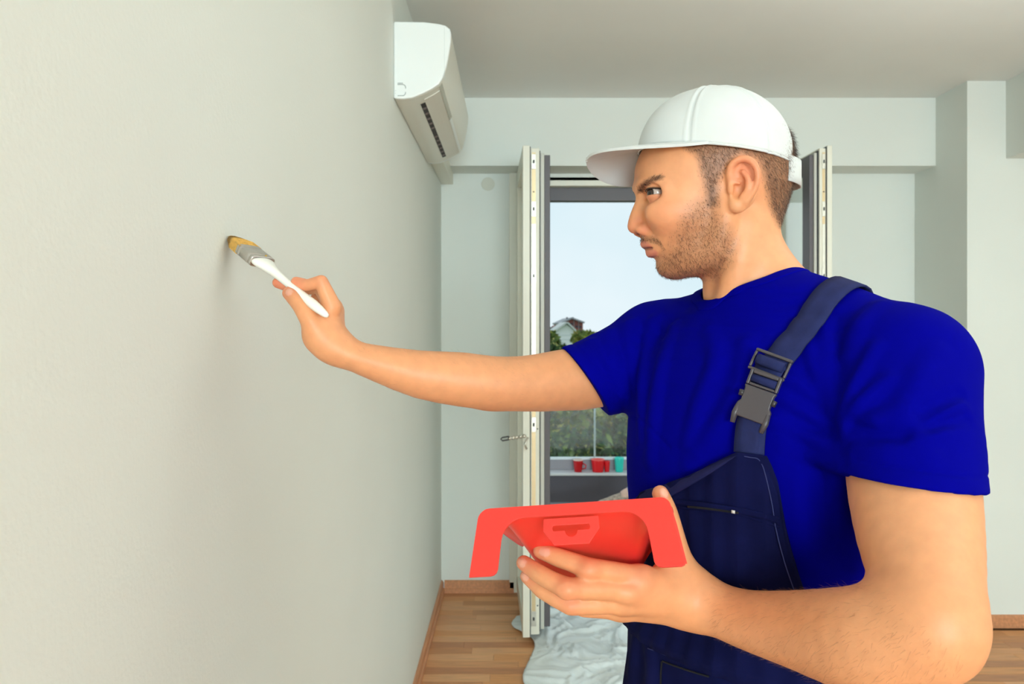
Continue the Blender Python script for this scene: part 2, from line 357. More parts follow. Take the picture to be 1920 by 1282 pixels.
# ================================================================ BALCONY AND OUTDOORS
YPAR = 5.75                                   # parapet inner face
ledge_z = EYE-(886-HZ)/FPX*YPAR
struct(MB().box(-.6, 2.6, YB+.25, YPAR+.3, -.2, -.012).build('floor_balcony', mat('balcony_tile', srgb(226, 206, 166), .6, noise=.04)), 'pale tiled balcony floor outside the door')
struct(MB().box(-.6, 2.6, YPAR, YPAR+.16, -.012, ledge_z-.02).build('wall_balcony', mat('parapet_dark', srgb(78, 74, 84), .7, noise=.05, nscale=8)), 'dark grey balcony parapet below the glass')
struct(MB().box(-.6, 2.6, YPAR-.015, YPAR+.2, ledge_z-.02, ledge_z).build('trim_4', mat('ledge_pale', srgb(205, 205, 208), .5), bevel=.004), 'pale ledge on the dark parapet carrying the cups')
bal = tag(empty('glass_balustrade', (.9, YPAR+.17, ledge_z)), 'frameless glass balustrade with grey foot rail on the parapet', 'balustrade')
MB().box(-.6, 2.6, YPAR+.12, YPAR+.165, ledge_z, ledge_z+.075).build('foot_rail', mat('rail_grey', srgb(150, 146, 152), .45), bal, bevel=.003)
MB().box(-.6, 2.6, YPAR+.115, YPAR+.168, ledge_z+.075, ledge_z+.088).build('rail_cap', mat('rail_cap', srgb(225, 232, 235), .35), bal)
xj = P(1115, 800, YPAR+.14)[0]
for x0, x1 in ((-.6, xj-.006), (xj+.006, 2.6)):
    MB().box(x0, x1, YPAR+.135, YPAR+.147, ledge_z+.088, 1.12).build('pane', glass, bal)
MB().box(xj-.006, xj+.006, YPAR+.133, YPAR+.149, ledge_z+.088, 1.12).build('glass_joint', mat('joint_grey', srgb(178, 192, 190), .4), bal)
# cups on the ledge
def cup(name, px, wpx, hpx, m, label, inner=None, taper=.75, extra=None, cat='cup'):
    d = YPAR+.04; r = wpx/2/FPX*d; h = hpx/FPX*d; c = (P(px, 880, d)[0], d, ledge_z)
    root = tag(empty(name, c), label, cat)
    MB().lathe([(0, 0), (r*taper, 0), (r*taper*1.03, h*.05), (r*.98, h*.9), (r, h), (r*.9, h), (r*.86, h*.8), (r*taper*.86, h*.1), (0, h*.1)], 24, c).build('body', m, root, smooth=True)
    if inner: MB().lathe([(r*.97, h*.97), (r*1.02, h*.99), (r*1.0, h*1.03), (r*.9, h*1.03), (r*.88, h*.9)], 24, c).build('rim', inner, root, smooth=True)
    if extra == 'handle':
        a = np.array(c); pts = [a+np.array((r*.85*math.cos(-.5), -r*.85*math.sin(.5), h*.25)), a+np.array((r*1.4, -r*.8, h*.35)), a+np.array((r*1.45, -r*.8, h*.62)), a+np.array((r*.95*math.cos(-.5), -r*.95*math.sin(.5), h*.75))]
        MB().tube(pts, r*.13, 8).build('handle', m, root, smooth=True)
    return root
redp = mat('red_plastic', srgb(222, 14, 28), .35, sss=.1)
cup('mug', 1084, 19, 22, mat('red_glaze', srgb(190, 10, 24), .2), 'red ceramic mug with cream rim standing on the balcony ledge', mat('cream_rim', srgb(236, 214, 200), .3), .72, 'handle', 'mug')
cup('plastic_tub', 1121, 25, 23, redp, 'wide bright red plastic tub in the middle of the balcony ledge', mat('pink_rim', srgb(255, 120, 110), .4), .8, cat='tub')
cup('plastic_cup', 1138, 12, 20, redp, 'narrow red plastic cup squeezed beside the wide red tub', None, .7)
cup('tumbler', 1161, 18, 26, mat('teal_plastic', srgb(40, 205, 190), .25, sss=.2), 'teal plastic tumbler on the balcony ledge', mat('teal_rim', srgb(70, 228, 214), .2), .78, cat='tumbler')
# low bench on the balcony (hidden by the tray) carrying a shoe and a bag
bench = tag(empty('bench', (.7, 5.0, 0)), 'low grey bench on the balcony, hidden behind the red tray', 'bench')
MB().box(.15, 1.15, 4.86, 5.16, .30, .335).build('seat', mat('bench_grey', srgb(96, 92, 98), .6), bench, bevel=.005)
for x in (.2, 1.06):
    for yy in (4.89, 5.09): MB().box(x, x+.04, yy, yy+.04, -.012, .30).build('leg', mat('bench_grey', (0, 0, 0)), bench)
def loft_rings(rings, closed_ends=True):
    n = len(rings[0]); verts = [p for r_ in rings for p in r_]; faces = []
    for i in range(len(rings)-1):
        for k in range(n): faces.append((i*n+k, i*n+(k+1) % n, (i+1)*n+(k+1) % n, (i+1)*n+k))
    if closed_ends: faces.append(tuple(range(n))[::-1]); faces.append(tuple((len(rings)-1)*n+k for k in range(n)))
    return verts, faces
shoe = tag(empty('shoe', (P(1150, 930, 5.0)[0], 5.0, .335)), 'worn brown and beige shoe with blue cuff just above the red tray', 'shoe')
def shoe_rings(sec_):
    R = []
    for px, ytop, ybot, hw in sec_:
        a = P(px, ytop, 5.0); c = P(px, ybot, 5.0); cz, hz = (a[2]+c[2])/2, (a[2]-c[2])/2
        R.append([(a[0]+0*k, 5.0+hw*math.cos(2*math.pi*k/14), cz+hz*math.sin(2*math.pi*k/14)) for k in range(14)])
    return R
zs = HZ+(EYE-.337)*FPX/5.0
v, f = loft_rings(shoe_rings([(1118, 944, zs, .02), (1124, 938, zs, .035), (1136, 934, zs, .042), (1150, 928, zs, .04), (1164, 923, zs, .036), (1172, 925, zs, .034), (1177, 932, zs, .028)]))
mesh_obj('upper', v, f, mat('shoe_brown', srgb(176, 156, 140), .7, noise=.55, nscale=45), shoe, True)
v, f = loft_rings(shoe_rings([(1164, 921, 936, .028), (1170, 917, 936, .03), (1178, 913, 934, .032), (1184, 911, 932, .03)]))
mesh_obj('lining', v, f, mat('shoe_lining', srgb(226, 190, 172), .7), shoe, True)
v, f = loft_rings(shoe_rings([(1176, 914, 922, .03), (1182, 909, 922, .034), (1194, 905, 922, .034)]))
mesh_obj('cuff', v, f, mat('cuff_blue', srgb(88, 140, 190), .8), shoe, True)
bag = tag(empty('plastic_bag', (P(1020, 930, 4.95)[0], 4.95, .335)), 'small crumpled white bag peeping past the open door edge above the tray', 'bag')
bm = bmesh.new(); bmesh.ops.create_icosphere(bm, subdivisions=4, radius=1)
for vt in bm.verts:
    q = vt.co.copy(); k = 1+.12*math.sin(9*q.x+3*q.z)+.1*math.sin(11*q.y-5*q.z+1)+.05*math.sin(23*q.z+9*q.x)
    vt.co = Vector((q.x*.035*k, q.y*.045*k, q.z*.042*k))+Vector((P(1019, 930, 4.95)[0], 4.95, .335+.055))
me = bpy.data.meshes.new('bag_body'); bm.to_mesh(me); bm.free(); link('bag_body', me, mat('bag_white', srgb(205, 222, 236), .5), bag, True)
q = P(1024, 941, 4.93)
MB().lathe([(0, -.03), (.02, -.028), (.026, -.01), (.022, .006), (0, .012)], 14, tuple(q)).build('dark_knot', mat('dark_cloth', srgb(52, 36, 58), .7), bag, smooth=True)
# ground, hill
GZ = -7.0
struct(MB().box(-80, 80, 8, 260, GZ-.5, GZ).build('ground', mat('ground_green', srgb(112, 140, 84), .9, noise=.2, nscale=.3)), 'green ground below the balcony')
def hill(name, y0, x0, x1, zf, m, label):
    n = 40; xs = np.linspace(x0, x1, n); V_ = []; F_ = []
    for i, x in enumerate(xs):
        z = zf(x); V_ += [(x, y0-25, GZ), (x, y0, z), (x, y0+30, GZ)]
    for i in range(n-1):
        a = i*3; F_ += [(a, a+3, a+4, a+1), (a+1, a+4, a+5, a+2)]
    struct(mesh_obj(name, V_, F_, m, None, True), label)
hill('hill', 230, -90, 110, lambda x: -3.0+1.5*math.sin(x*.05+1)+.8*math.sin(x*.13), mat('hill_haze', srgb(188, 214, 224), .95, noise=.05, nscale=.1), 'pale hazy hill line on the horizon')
lawn = tag(MB().box(3.9, 12, 30, 36, GZ, GZ+4.7).build('awning', mat('green_fabric', srgb(46, 150, 96), .8), bevel=.05), 'bright green flat roof between the trees right of the glass joint', 'roof')
# trees: crowns of real leaf faces
leafm = mat('leaf', (1, 1, 1), .7, attr='Col')
LEAFC = [((96, 116, 50), (70, 92, 42), (146, 150, 74), (206, 196, 120)), ((62, 88, 46), (48, 70, 42), (104, 124, 62), (170, 168, 96)), ((128, 140, 66), (98, 116, 54), (168, 168, 88), (214, 200, 130)), ((52, 84, 52), (42, 66, 42), (92, 120, 66), (150, 156, 92))]
barkm = mat('bark', srgb(96, 80, 64), .9)
def tree(px, ytop, ybot, wpx, d, mi, label, dense=1.0):
    top = P(px, ytop, d); bot = P(px, ybot, d); rx = wpx/2/FPX*d; rz = (top[2]-bot[2])/2; c = (top+bot)/2
    root = tag(empty('tree', (c[0], d, GZ)), label, 'tree', 'trees below the balcony')
    n = int(2600*dense); blobs = [(rng.normal(size=3)*np.array((.45, .45, .5)), rng.uniform(.28, .5)) for _ in range(14)]
    idx = rng.integers(0, 14, n); dirs = rng.normal(size=(n, 3)); dirs /= np.linalg.norm(dirs, axis=1)[:, None]
    bc = np.array([b_[0] for b_ in blobs])[idx]; br = np.array([b_[1] for b_ in blobs])[idx]*rng.uniform(.75, 1.05, n)
    pos = np.clip(bc+dirs*br[:, None], -1.05, 1.05)*np.array((rx, rx*.9, rz))+c
    sz = .02*d*rng.uniform(.22, .5, n)
    u = rng.normal(size=(n, 3)); u /= np.linalg.norm(u, axis=1)[:, None]; vv = np.cross(u, dirs+.3*rng.normal(size=(n, 3))); vv /= np.linalg.norm(vv, axis=1)[:, None]
    V_ = np.stack([pos-u*sz[:, None], pos-vv*sz[:, None]*.6, pos+u*sz[:, None], pos+vv*sz[:, None]*.6], 1).reshape(-1, 3)
    o = np_mesh('crown', V_, np.arange(4*n).reshape(-1, 4), leafm, root, smooth=False); o['kind'] = 'stuff'
    pal = np.array([srgb(*c)[:3] for c in LEAFC[mi]]); cc = pal[rng.choice(len(pal), n, p=[.42, .34, .16, .08])]*rng.uniform(.8, 1.25, (n, 1)); ca = o.data.color_attributes.new('Col', 'FLOAT_COLOR', 'POINT'); ca.data.foreach_set('color', np.concatenate([np.repeat(cc, 4, 0), np.ones((4*n, 1))], 1).astype(np.float32).ravel())
    h = c[2]-GZ
    MB().tube([(c[0], d, GZ), (c[0]+.02*h, d, GZ+h*.6), (c[0]-.02*h, d, c[2]+rz*.4)], [.03*h, .022*h, .01*h], 8).build('trunk', barkm, root, smooth=True)
    for s_ in (-1, 1): MB().tube([(c[0]+.02*h, d, GZ+h*.6), (c[0]+s_*rx*.5, d, c[2]+rz*.3)], [.014*h, .006*h], 6).build('branch', barkm, root, smooth=True)
tree(1040, 745, 905, 130, 13, 0, 'olive green tree crown close behind the glass, nearest the open left door')
tree(1100, 800, 930, 110, 11.5, 1, 'dark green lower bush crown behind the red mug and tub')
tree(1172, 770, 905, 110, 12.6, 3, 'deep green tree crown right of the glass joint, above the teal tumbler')
tree(1310, 760, 900, 120, 13, 0, 'olive tree crown hidden behind the blue shirt')
tree(1085, 705, 850, 160, 17, 2, 'yellow green tree crown behind the dark bush, just under the raised arm')
tree(1180, 700, 830, 150, 22, 1, 'dark green tree crown under the blue sleeve')
tree(1330, 690, 840, 200, 17.5, 2, 'yellow green tree crown hidden behind the chest')
tree(960, 690, 870, 130, 14.5, 3, 'deep green tree crown hidden behind the left door edge')
tree(1022, 626, 720, 78, 42, 0, 'round olive tree left of the white gabled house')
tree(1105, 632, 720, 70, 44, 2, 'light green tree right of the white gabled house')
tree(1065, 655, 740, 90, 36, 1, 'dark green tree in front of the white gabled house')
tree(1160, 628, 720, 90, 50, 1, 'dark tree on the skyline behind the raised sleeve')
# houses on the skyline
def quad_wall(root, name, m, pts, th): pass
wb = tag(empty('house', (P(1062, 640, 60)[0], 60, GZ)), 'white gabled house on the skyline above the raised arm', 'house')
d = 60; q = lambda px, py: (P(px, py, d)[0], P(px, py, d)[2])
gz = [q(1042, 700), q(1042, 621), q(1053, 612), q(1063, 608), q(1076, 619), q(1079, 622), q(1079, 700)]
MB().prism(gz, 1, d, d+7).build('wall', mat('house_white', srgb(236, 238, 238), .8, noise=.03), wb)
rfm = mat('house_roof', srgb(200, 204, 200), .7)
for a, c in ((q(1040, 622), q(1063, 606)), (q(1063, 606), q(1082, 624))):
    n_ = nrm((-(c[1]-a[1]), c[0]-a[0])); k = .12
    MB().prism([a, c, (c[0]+n_[0]*k, c[1]+n_[1]*k), (a[0]+n_[0]*k, a[1]+n_[1]*k)], 1, d-.3, d+7.3).build('roof_slope', rfm, wb)
for yy in (628, 636): 
    a, c = q(1046, yy), q(1073, yy+.6); MB().box(a[0], c[0], d-.03, d, c[1], a[1]).build('wall_band', mat('band_grey', srgb(196, 208, 210), .8), wb)
ap = tag(empty('apartment_block', (P(1072, 610, 75)[0], 75, GZ)), 'brown brick apartment block with gabled roof and chimneys behind the white house', 'building')
d = 75
MB().prism([q(1051, 700), q(1051, 605), q(1072, 597), q(1093, 604), q(1093, 700)], 1, d, d+12).build('wall', mat('brick_red', srgb(158, 96, 88), .85, noise=.1), ap)
grm = mat('eave_grey', srgb(158, 160, 164), .7)
for a, c in ((q(1049, 608), q(1072, 597.5)), (q(1072, 597.5), q(1095, 606))):
    n_ = nrm((-(c[1]-a[1]), c[0]-a[0])); k = .14
    MB().prism([a, c, (c[0]+n_[0]*k, c[1]+n_[1]*k), (a[0]+n_[0]*k, a[1]+n_[1]*k)], 1, d-.5, d+12.5).build('roof_slope', grm, ap)
dkw = mat('window_dark', srgb(70, 66, 76), .4)
for px in (1066, 1077.5):
    a = q(px-1.4, 594); c = q(px+1.4, 600); MB().box(a[0], c[0], d+2, d+2.4, c[1], a[1]).build('chimney', dkw, ap)
for px, py, wx, hy in ((1072, 607, 5, 3), (1081, 612, 4, 4), (1088, 613, 4, 4), (1062, 608, 4, 2.4), (1088, 621, 5, 4), (1056, 610, 3, 4)):
    a = q(px-wx/2, py-hy/2); c = q(px+wx/2, py+hy/2); w_ = MB().box(a[0], c[0], d-.06, d-.01, c[1], a[1]).build('window', dkw, ap)
for px in (1076, 1085): 
    a = q(px-.5, 600); c = q(px+.5, 628); MB().box(a[0], c[0], d-.1, d-.02, c[1], a[1]).build('pilaster', grm, ap)
lo = tag(empty('low_building', (P(1030, 620, 70)[0], 70, GZ)), 'low dark flat roofed building left of the white house', 'building')
d = 70
MB().box(q(1010, 0)[0], q(1050, 0)[0], d, d+8, GZ, q(0, 615)[1]).build('wall', mat('low_wall', srgb(178, 176, 188), .8), lo)
MB().box(q(1009, 0)[0], q(1051, 0)[0], d-.4, d+8.4, q(0, 615)[1], q(0, 613)[1]).build('roof', mat('low_roof', srgb(96, 90, 96), .8), lo)
for px in (1024, 1032, 1041):
    for py in (618, 624): a = q(px-2.2, py-1.6); c = q(px+2.2, py+1.6); MB().box(a[0], c[0], d-.06, d, c[1], a[1]).build('window', dkw, lo)
a = q(1038, 610.6); c = q(1046, 613); MB().box(a[0], c[0], d+1, d+3, c[1], a[1]).build('roof_hut', mat('brick_red', (0, 0, 0)), lo)
yb = tag(empty('yellow_house', (P(1090, 825, 27)[0], 27, GZ)), 'pale yellow house wall glimpsed between the tree crowns', 'house')
d = 27; a = q(1060, 780); c = q(1128, 900)
MB().box(a[0], c[0], d, d+4, GZ, a[1]).build('wall', mat('yellow_wall', srgb(222, 204, 140), .8, noise=.05), yb)
MB().box(a[0]-.2, c[0]+.2, d-.2, d+4.2, a[1], a[1]+.15).build('roof', mat('yellow_roof', srgb(190, 190, 184), .8), yb)
# ================================================================ IMPLICIT SURFACES
def smin(a, b, k):
    if k <= 0: return np.minimum(a, b)
    h = np.clip(.5+.5*(b-a)/k, 0, 1); return b+(a-b)*h-k*h*(1-h)
def smax(a, b, k): return -smin(-a, -b, k)
def catmull(nodes, per):
    A = np.asarray(nodes, float); n = len(A)
    if n == 2: return np.array([A[0]+(A[1]-A[0])*t for t in np.linspace(0, 1, per+1)])
    out = []
    for i in range(n-1):
        p0, p1, p2, p3 = A[max(i-1, 0)], A[i], A[i+1], A[min(i+2, n-1)]
        for t in np.arange(per)/per:
            out.append(.5*((2*p1)+(p2-p0)*t+(2*p0-5*p1+4*p2-p3)*t*t+(-p0+3*p1-3*p2+p3)*t**3))
    out.append(A[-1]); return np.array(out)
class Loft:
    """swept elliptic section along a spline. nodes: (centre(3), half-width along u, half-width along v); u = reference direction"""
    def __init__(s, nodes, u, per=3, n=2.0, cap=1.0):
        raw = np.array([list(c)+[a, b] for c, a, b in nodes]); q = catmull(raw, per)
        s.c, s.a, s.b = q[:, :3], np.maximum(q[:, 3], 1e-4), np.maximum(q[:, 4], 1e-4); s.n = n; s.cap = cap
        s.u = nrm(u); s.mid = s.c.mean(0); s.rad = np.linalg.norm(s.c-s.mid, axis=1).max()+max(s.a.max(), s.b.max())
        R_ = np.maximum(s.a, s.b)[:, None]; s.lo, s.hi = (s.c-R_).min(0), (s.c+R_).max(0)
        s.fr, s.len = [], []
        for i in range(len(s.c)-1):
            ab = s.c[i+1]-s.c[i]; L = np.linalg.norm(ab)+1e-9; t_ = ab/L; u_ = nrm(s.u-t_*(s.u@t_)); s.fr.append(np.stack([u_, np.cross(t_, u_), t_], 1)); s.len.append(L)
        s.slo = np.minimum(s.c[:-1]-R_[:-1], s.c[1:]-R_[1:]); s.shi = np.maximum(s.c[:-1]+R_[:-1], s.c[1:]+R_[1:])
    def __call__(s, p):
        best = np.full(len(p), 1e9); pl, ph = bounds(p)
        gap = np.linalg.norm(np.maximum(np.maximum(s.slo-ph, pl-s.shi), 0), axis=1); near = gap.min()+.03+np.linalg.norm(ph-pl)
        for i in range(len(s.c)-1):
            if gap[i] > near: continue
            r = (p-s.c[i]) @ s.fr[i]; L = s.len[i]
            t = np.clip(r[:, 2]/L, 0, 1)
            ra = s.a[i]+(s.a[i+1]-s.a[i])*t; rb = s.b[i]+(s.b[i+1]-s.b[i])*t; rc = np.minimum(ra, rb)*s.cap
            X, Y, Z = r[:, 0]/ra, r[:, 1]/rb, (r[:, 2]-t*L)/rc
            k00 = np.sqrt(X*X+Y*Y+Z*Z)+1e-9
            k0 = k00 if s.n == 2.0 else (np.abs(X)**s.n+np.abs(Y)**s.n+np.abs(Z)**s.n)**(1/s.n)+1e-9
            k1 = np.sqrt((X/ra)**2+(Y/rb)**2+(Z/rc)**2)+1e-9
            d = np.where(k00 < .3, -rc*(1-k0), (k0-1)*k00/k1)
            best = np.minimum(best, d)
        return best
class Ell:
    def __init__(s, c, r, axes=None):
        s.c = np.asarray(c, float); s.r = np.asarray(r, float); s.A = np.eye(3) if axes is None else np.array(axes, float); s.mid = s.c; s.rad = s.r.max(); s.lo, s.hi = s.c-s.rad, s.c+s.rad
    def __call__(s, p):
        q = (p-s.c)@s.A.T/s.r; k0 = np.linalg.norm(q, axis=1)+1e-9; k1 = np.linalg.norm(q/s.r, axis=1)+1e-9
        return np.where(k0 < .3, -s.r.min()*(1-k0), (k0-1)*k0/k1)
class Half:          # half space: negative where (p-c).n < 0
    def __init__(s, c, n): s.c = np.asarray(c, float); s.nn = nrm(n); s.mid = s.c; s.rad = 1e6; s.lo, s.hi = s.c-1e6, s.c+1e6
    def __call__(s, p): return (p-s.c)@s.nn
_bc = [None, None, None]
def bounds(p):
    if _bc[0] is not p: _bc[0] = p; q = np.ascontiguousarray(p.T); _bc[1] = q.min(1); _bc[2] = q.max(1)
    return _bc[1], _bc[2]
def gapto(c, pl, ph):
    x = max(c.lo[0]-ph[0], pl[0]-c.hi[0], 0.0); y = max(c.lo[1]-ph[1], pl[1]-c.hi[1], 0.0); z = max(c.lo[2]-ph[2], pl[2]-c.hi[2], 0.0)
    return math.sqrt(x*x+y*y+z*z)
class Un:
    def __init__(s, k, *ch):
        s.k, s.ch = k, ch; s.lo = np.min([c.lo for c in ch], 0); s.hi = np.max([c.hi for c in ch], 0)
    def __call__(s, p):
        r = np.full(len(p), 1e3); pl, ph = bounds(p)
        for c in s.ch:
            far = gapto(c, pl, ph)
            if far > .03+s.k*2: r = np.minimum(r, far); continue
            r = smin(r, c(p), s.k)
        return r
class Sub:
    def __init__(s, k, a, *cut): s.k, s.a, s.cut, s.lo, s.hi = k, a, cut, a.lo, a.hi
    def __call__(s, p):
        r = s.a(p); pl, ph = bounds(p)
        for c in s.cut:
            if gapto(c, pl, ph) > .01+s.k*2: continue
            r = smax(r, -c(p), s.k)
        return r
class Cut:            # intersection with half spaces
    def __init__(s, a, *hs, k=0.0): s.a, s.hs, s.k, s.lo, s.hi = a, hs, k, a.lo, a.hi
    def __call__(s, p):
        r = s.a(p)
        for h in s.hs: r = smax(r, h(p), s.k)
        return r
class Off:
    def __init__(s, a, o): s.a, s.o, s.lo, s.hi = a, o, a.lo-abs(o), a.hi+abs(o)
    def __call__(s, p): return s.a(p)-s.o
def polygonise(f, lo, hi, vox, B=12, mg=1.25, pad=.006):
    """sparse evaluation in nested blocks, then one quad mesh"""
    lo = np.asarray(lo, float); hi = np.asarray(hi, float); B0 = B*4; n = np.ceil((hi-lo)/vox/B0).astype(int)
    g = vdb.FloatGrid(1.0); ar = np.arange(B); loc = np.stack(np.meshgrid(ar, ar, ar, indexing='ij'), -1).reshape(-1, 3)
    oct_ = np.array([(i, j, k) for i in (0, 1) for j in (0, 1) for k in (0, 1)])
    def inside(o, b): g.fill(tuple(int(x) for x in o), tuple(int(x) for x in o+b-1), -1.0, False)
    def go(o, b, dc):
        half = b*vox/2*math.sqrt(3)*mg+pad
        if dc > half: return
        if dc < -half: inside(o, b); return
        if b == B:
            val = f(lo+(o+loc)*vox); mn = val.min()
            if mn > 2*vox: return
            g.copyFromArray(np.clip(val, -1, 1).reshape(B, B, B).astype(np.float32), ijk=tuple(int(x) for x in o)); return
        h = b//2; os_ = o+oct_*h; ds = f(lo+(os_+h/2)*vox)
        for oo, d_ in zip(os_, ds): go(oo, h, d_)
    for bi in range(n[0]):
        for bj in range(n[1]):
            for bk in range(n[2]):
                o = np.array((bi, bj, bk))*B0; go(o, B0, f((lo+(o+B0/2)*vox)[None])[0])
    pts, quads = g.convertToQuads(isovalue=0.0)
    return np.asarray(pts, float)*vox+lo, np.asarray(quads)[:, ::-1]
def traces(f, pix, d0=.45, d1=2.0):
    """first hits of the view rays through photo pixels (all rays at once); misses give None"""
    o = np.array((0, 0, EYE)); dv = np.array([nrm(P(x, y, 1.0)-o) for x, y in pix]); t = np.full(len(dv), float(d0)); d = np.ones(len(dv))
    for _ in range(160):
        p = o+dv*t[:, None]; d = f(p)
        if ((d < .0004) | (t > d1*1.3)).all(): break
        t = t+np.where(d < .0004, 0, np.maximum(d*.75, .0003))
    p = o+dv*t[:, None]
    return [p[i] if d[i] < .0008 else None for i in range(len(dv))]
def trace(f, px, py, d0=.45, d1=2.0): return traces(f, [(px, py)], d0, d1)[0]
def vgrad(f, p, e=.0006):
    p = np.asarray(p, float); n = len(p); q = np.concatenate([p+e*a for a in np.eye(3)]+[p-e*a for a in np.eye(3)]); d = f(q).reshape(6, n)
    g = np.stack([d[0]-d[3], d[1]-d[4], d[2]-d[5]], 1); return g/(np.linalg.norm(g, axis=1)[:, None]+1e-12)
def grad(f, p, e=.0006): return vgrad(f, np.asarray(p, float)[None], e)[0]
def vproj(f, p, e=.004, n=5):
    p = np.array(p, float)
    for _ in range(n): p = p-vgrad(f, p, e)*f(p)[:, None]
    return p
# ================================================================ PERSON: BODY
UX, UY, UZ = np.eye(3)
DH = 1.03                                                # distance of the head's mid plane
HS = DH/FPX
def HP(px, py, l=0.0): return P(px, py, DH-l)            # point of the face: l = metres towards his left (our side)
def mirror(p): q = np.array(p, float); q[1] = 2*DH-q[1]; return q
def chain(pts, per=3):                                   # (point, radius) round chain
    c = [(p, r, r) for p, r in pts]; t = nrm(np.asarray(pts[-1][0])-np.asarray(pts[0][0]))
    u = UZ if abs(t[2]) < .8 else UX
    return Loft(c, u, per)
def both(f):
    return [f(lambda p: p), f(mirror)]
LD = nrm((.6, -.8, 0)); FD = nrm((-.8, -.6, 0))         # torso: his left, his front
# ---- head
cran = Ell(HP(1345, 303), (.0955, .0765, .0885)); occ = Ell(HP(1395, 352), (.0530, .060, .058))
face = Loft([(HP(1290, 330), 97*HS, .0655), (HP(1290, 372), 93*HS, .0660), (HP(1293, 410), 88*HS, .063), (HP(1299, 445), 82*HS, .0555), (HP(1302, 470), 70*HS, .0475), (HP(1300, 484), 54*HS, .036)], UX, 3, 2.25, .62)
jaw = both(lambda m: chain([(m(HP(1276, 499, .012)), .0095), (m(HP(1306, 489, .031)), .0105), (m(HP(1344, 466, .049)), .0115), (m(HP(1360, 415, .058)), .0115), (m(HP(1364, 385, .060)), .010)], 2))
chin = Ell(HP(1257.5, 501), (.0170, .0190, .0122))
cheek = both(lambda m: Ell(m(HP(1258, 399, .044)), (.030, .0155, .0185)))
muz = Ell(HP(1231, 451), (.0170, .0225, .0150))
skull = Un(.022, cran, occ, face, *jaw, *cheek); skull = Un(.012, skull, chin, muz)
brow = both(lambda m: chain([(m(HP(1205, 351, .007)), .0072), (m(HP(1208, 346, .022)), .0082), (m(HP(1222, 345, .038)), .008), (m(HP(1246, 355, .050)), .006)], 3))
skull = Un(.012, skull, *brow)
sock = both(lambda m: Ell(m(HP(1212, 365, .029)), (.0165, .0175, .0098)))+both(lambda m: Ell(m(HP(1225, 362, .040)), (.0150, .0120, .0080)))
skull = Sub(.012, skull, *sock)
EC = HP(1231.5, 362, .0305)                              # eyeball centre
gz_ = nrm((-.84, -.52, -.06))
lid = both(lambda m: Ell(m(EC), (.0140, .0140, .0138)))
skull = Un(.0045, skull, *lid)
ex = nrm((-.80, -.60, .06)); ez = nrm(UZ-ex*ex[2]); ey = np.cross(ez, ex)
slit = [Ell(EC+ex*.0066, (.0118, .0156, .0039), (ex, ey, ez)),
        Ell(mirror(EC+ex*.0066), (.0118, .0156, .0039), [a*np.array((1, -1, 1)) for a in (ex, ey, ez)])]
skull = Sub(.0012, skull, *slit)
nose = Loft([(HP(1211, 364), .0078, .0062), (HP(1200, 390), .0090, .0080), (HP(1194, 410), .0100, .0098), (HP(1190.5, 424), .0098, .0108)], UX, 3)
ala = both(lambda m: Ell(m(HP(1207, 430, .0125)), (.0105, .0058, .0072)))
nost = both(lambda m: Ell(m(HP(1199, 441.5, .0062)), (.0062, .0030, .0045)))
nos = Sub(.002, Un(.005, nose, *ala), *nost)
skull = Un(.007, skull, nos)
crease = both(lambda m: chain([(m(HP(1216, 428, .0210)), .0006), (m(HP(1229, 438, .0275)), .0004)], 2))
skull = Sub(.005, skull, *crease)
lipU = [(1208, 457.8, 0, .0044), (1212.5, 456.8, .009, .0043), (1226, 458.5, .0180, .0031), (1241, 456.5, .0235, .0014)]
lipL = [(1219, 474.5, 0, .0052), (1223.5, 473.8, .009, .0050), (1231, 469.5, .0175, .0036), (1241, 459.5, .0232, .0014)]
ulip = Un(.002, *both(lambda m: chain([(m(HP(x, y, l)), r) for x, y, l, r in lipU])))
llip = Un(.002, *both(lambda m: chain([(m(HP(x, y, l)), r) for x, y, l, r in lipL])))
skull = Un(.0055, skull, ulip); skull = Un(.0055, skull, llip)
mline = both(lambda m: chain([(m(HP(1207, 466.3, 0)), .0013), (m(HP(1214, 465.8, .011)), .0013), (m(HP(1228, 462.5, .0200)), .0012), (m(HP(1244, 456.5, .0252)), .0009)]))
skull = Sub(.0012, skull, *mline)
chsub = both(lambda m: chain([(m(HP(1222, 487.5, 0)), .0022), (m(HP(1229, 487, .012)), .0022)], 2))
skull = Sub(.005, skull, *chsub)
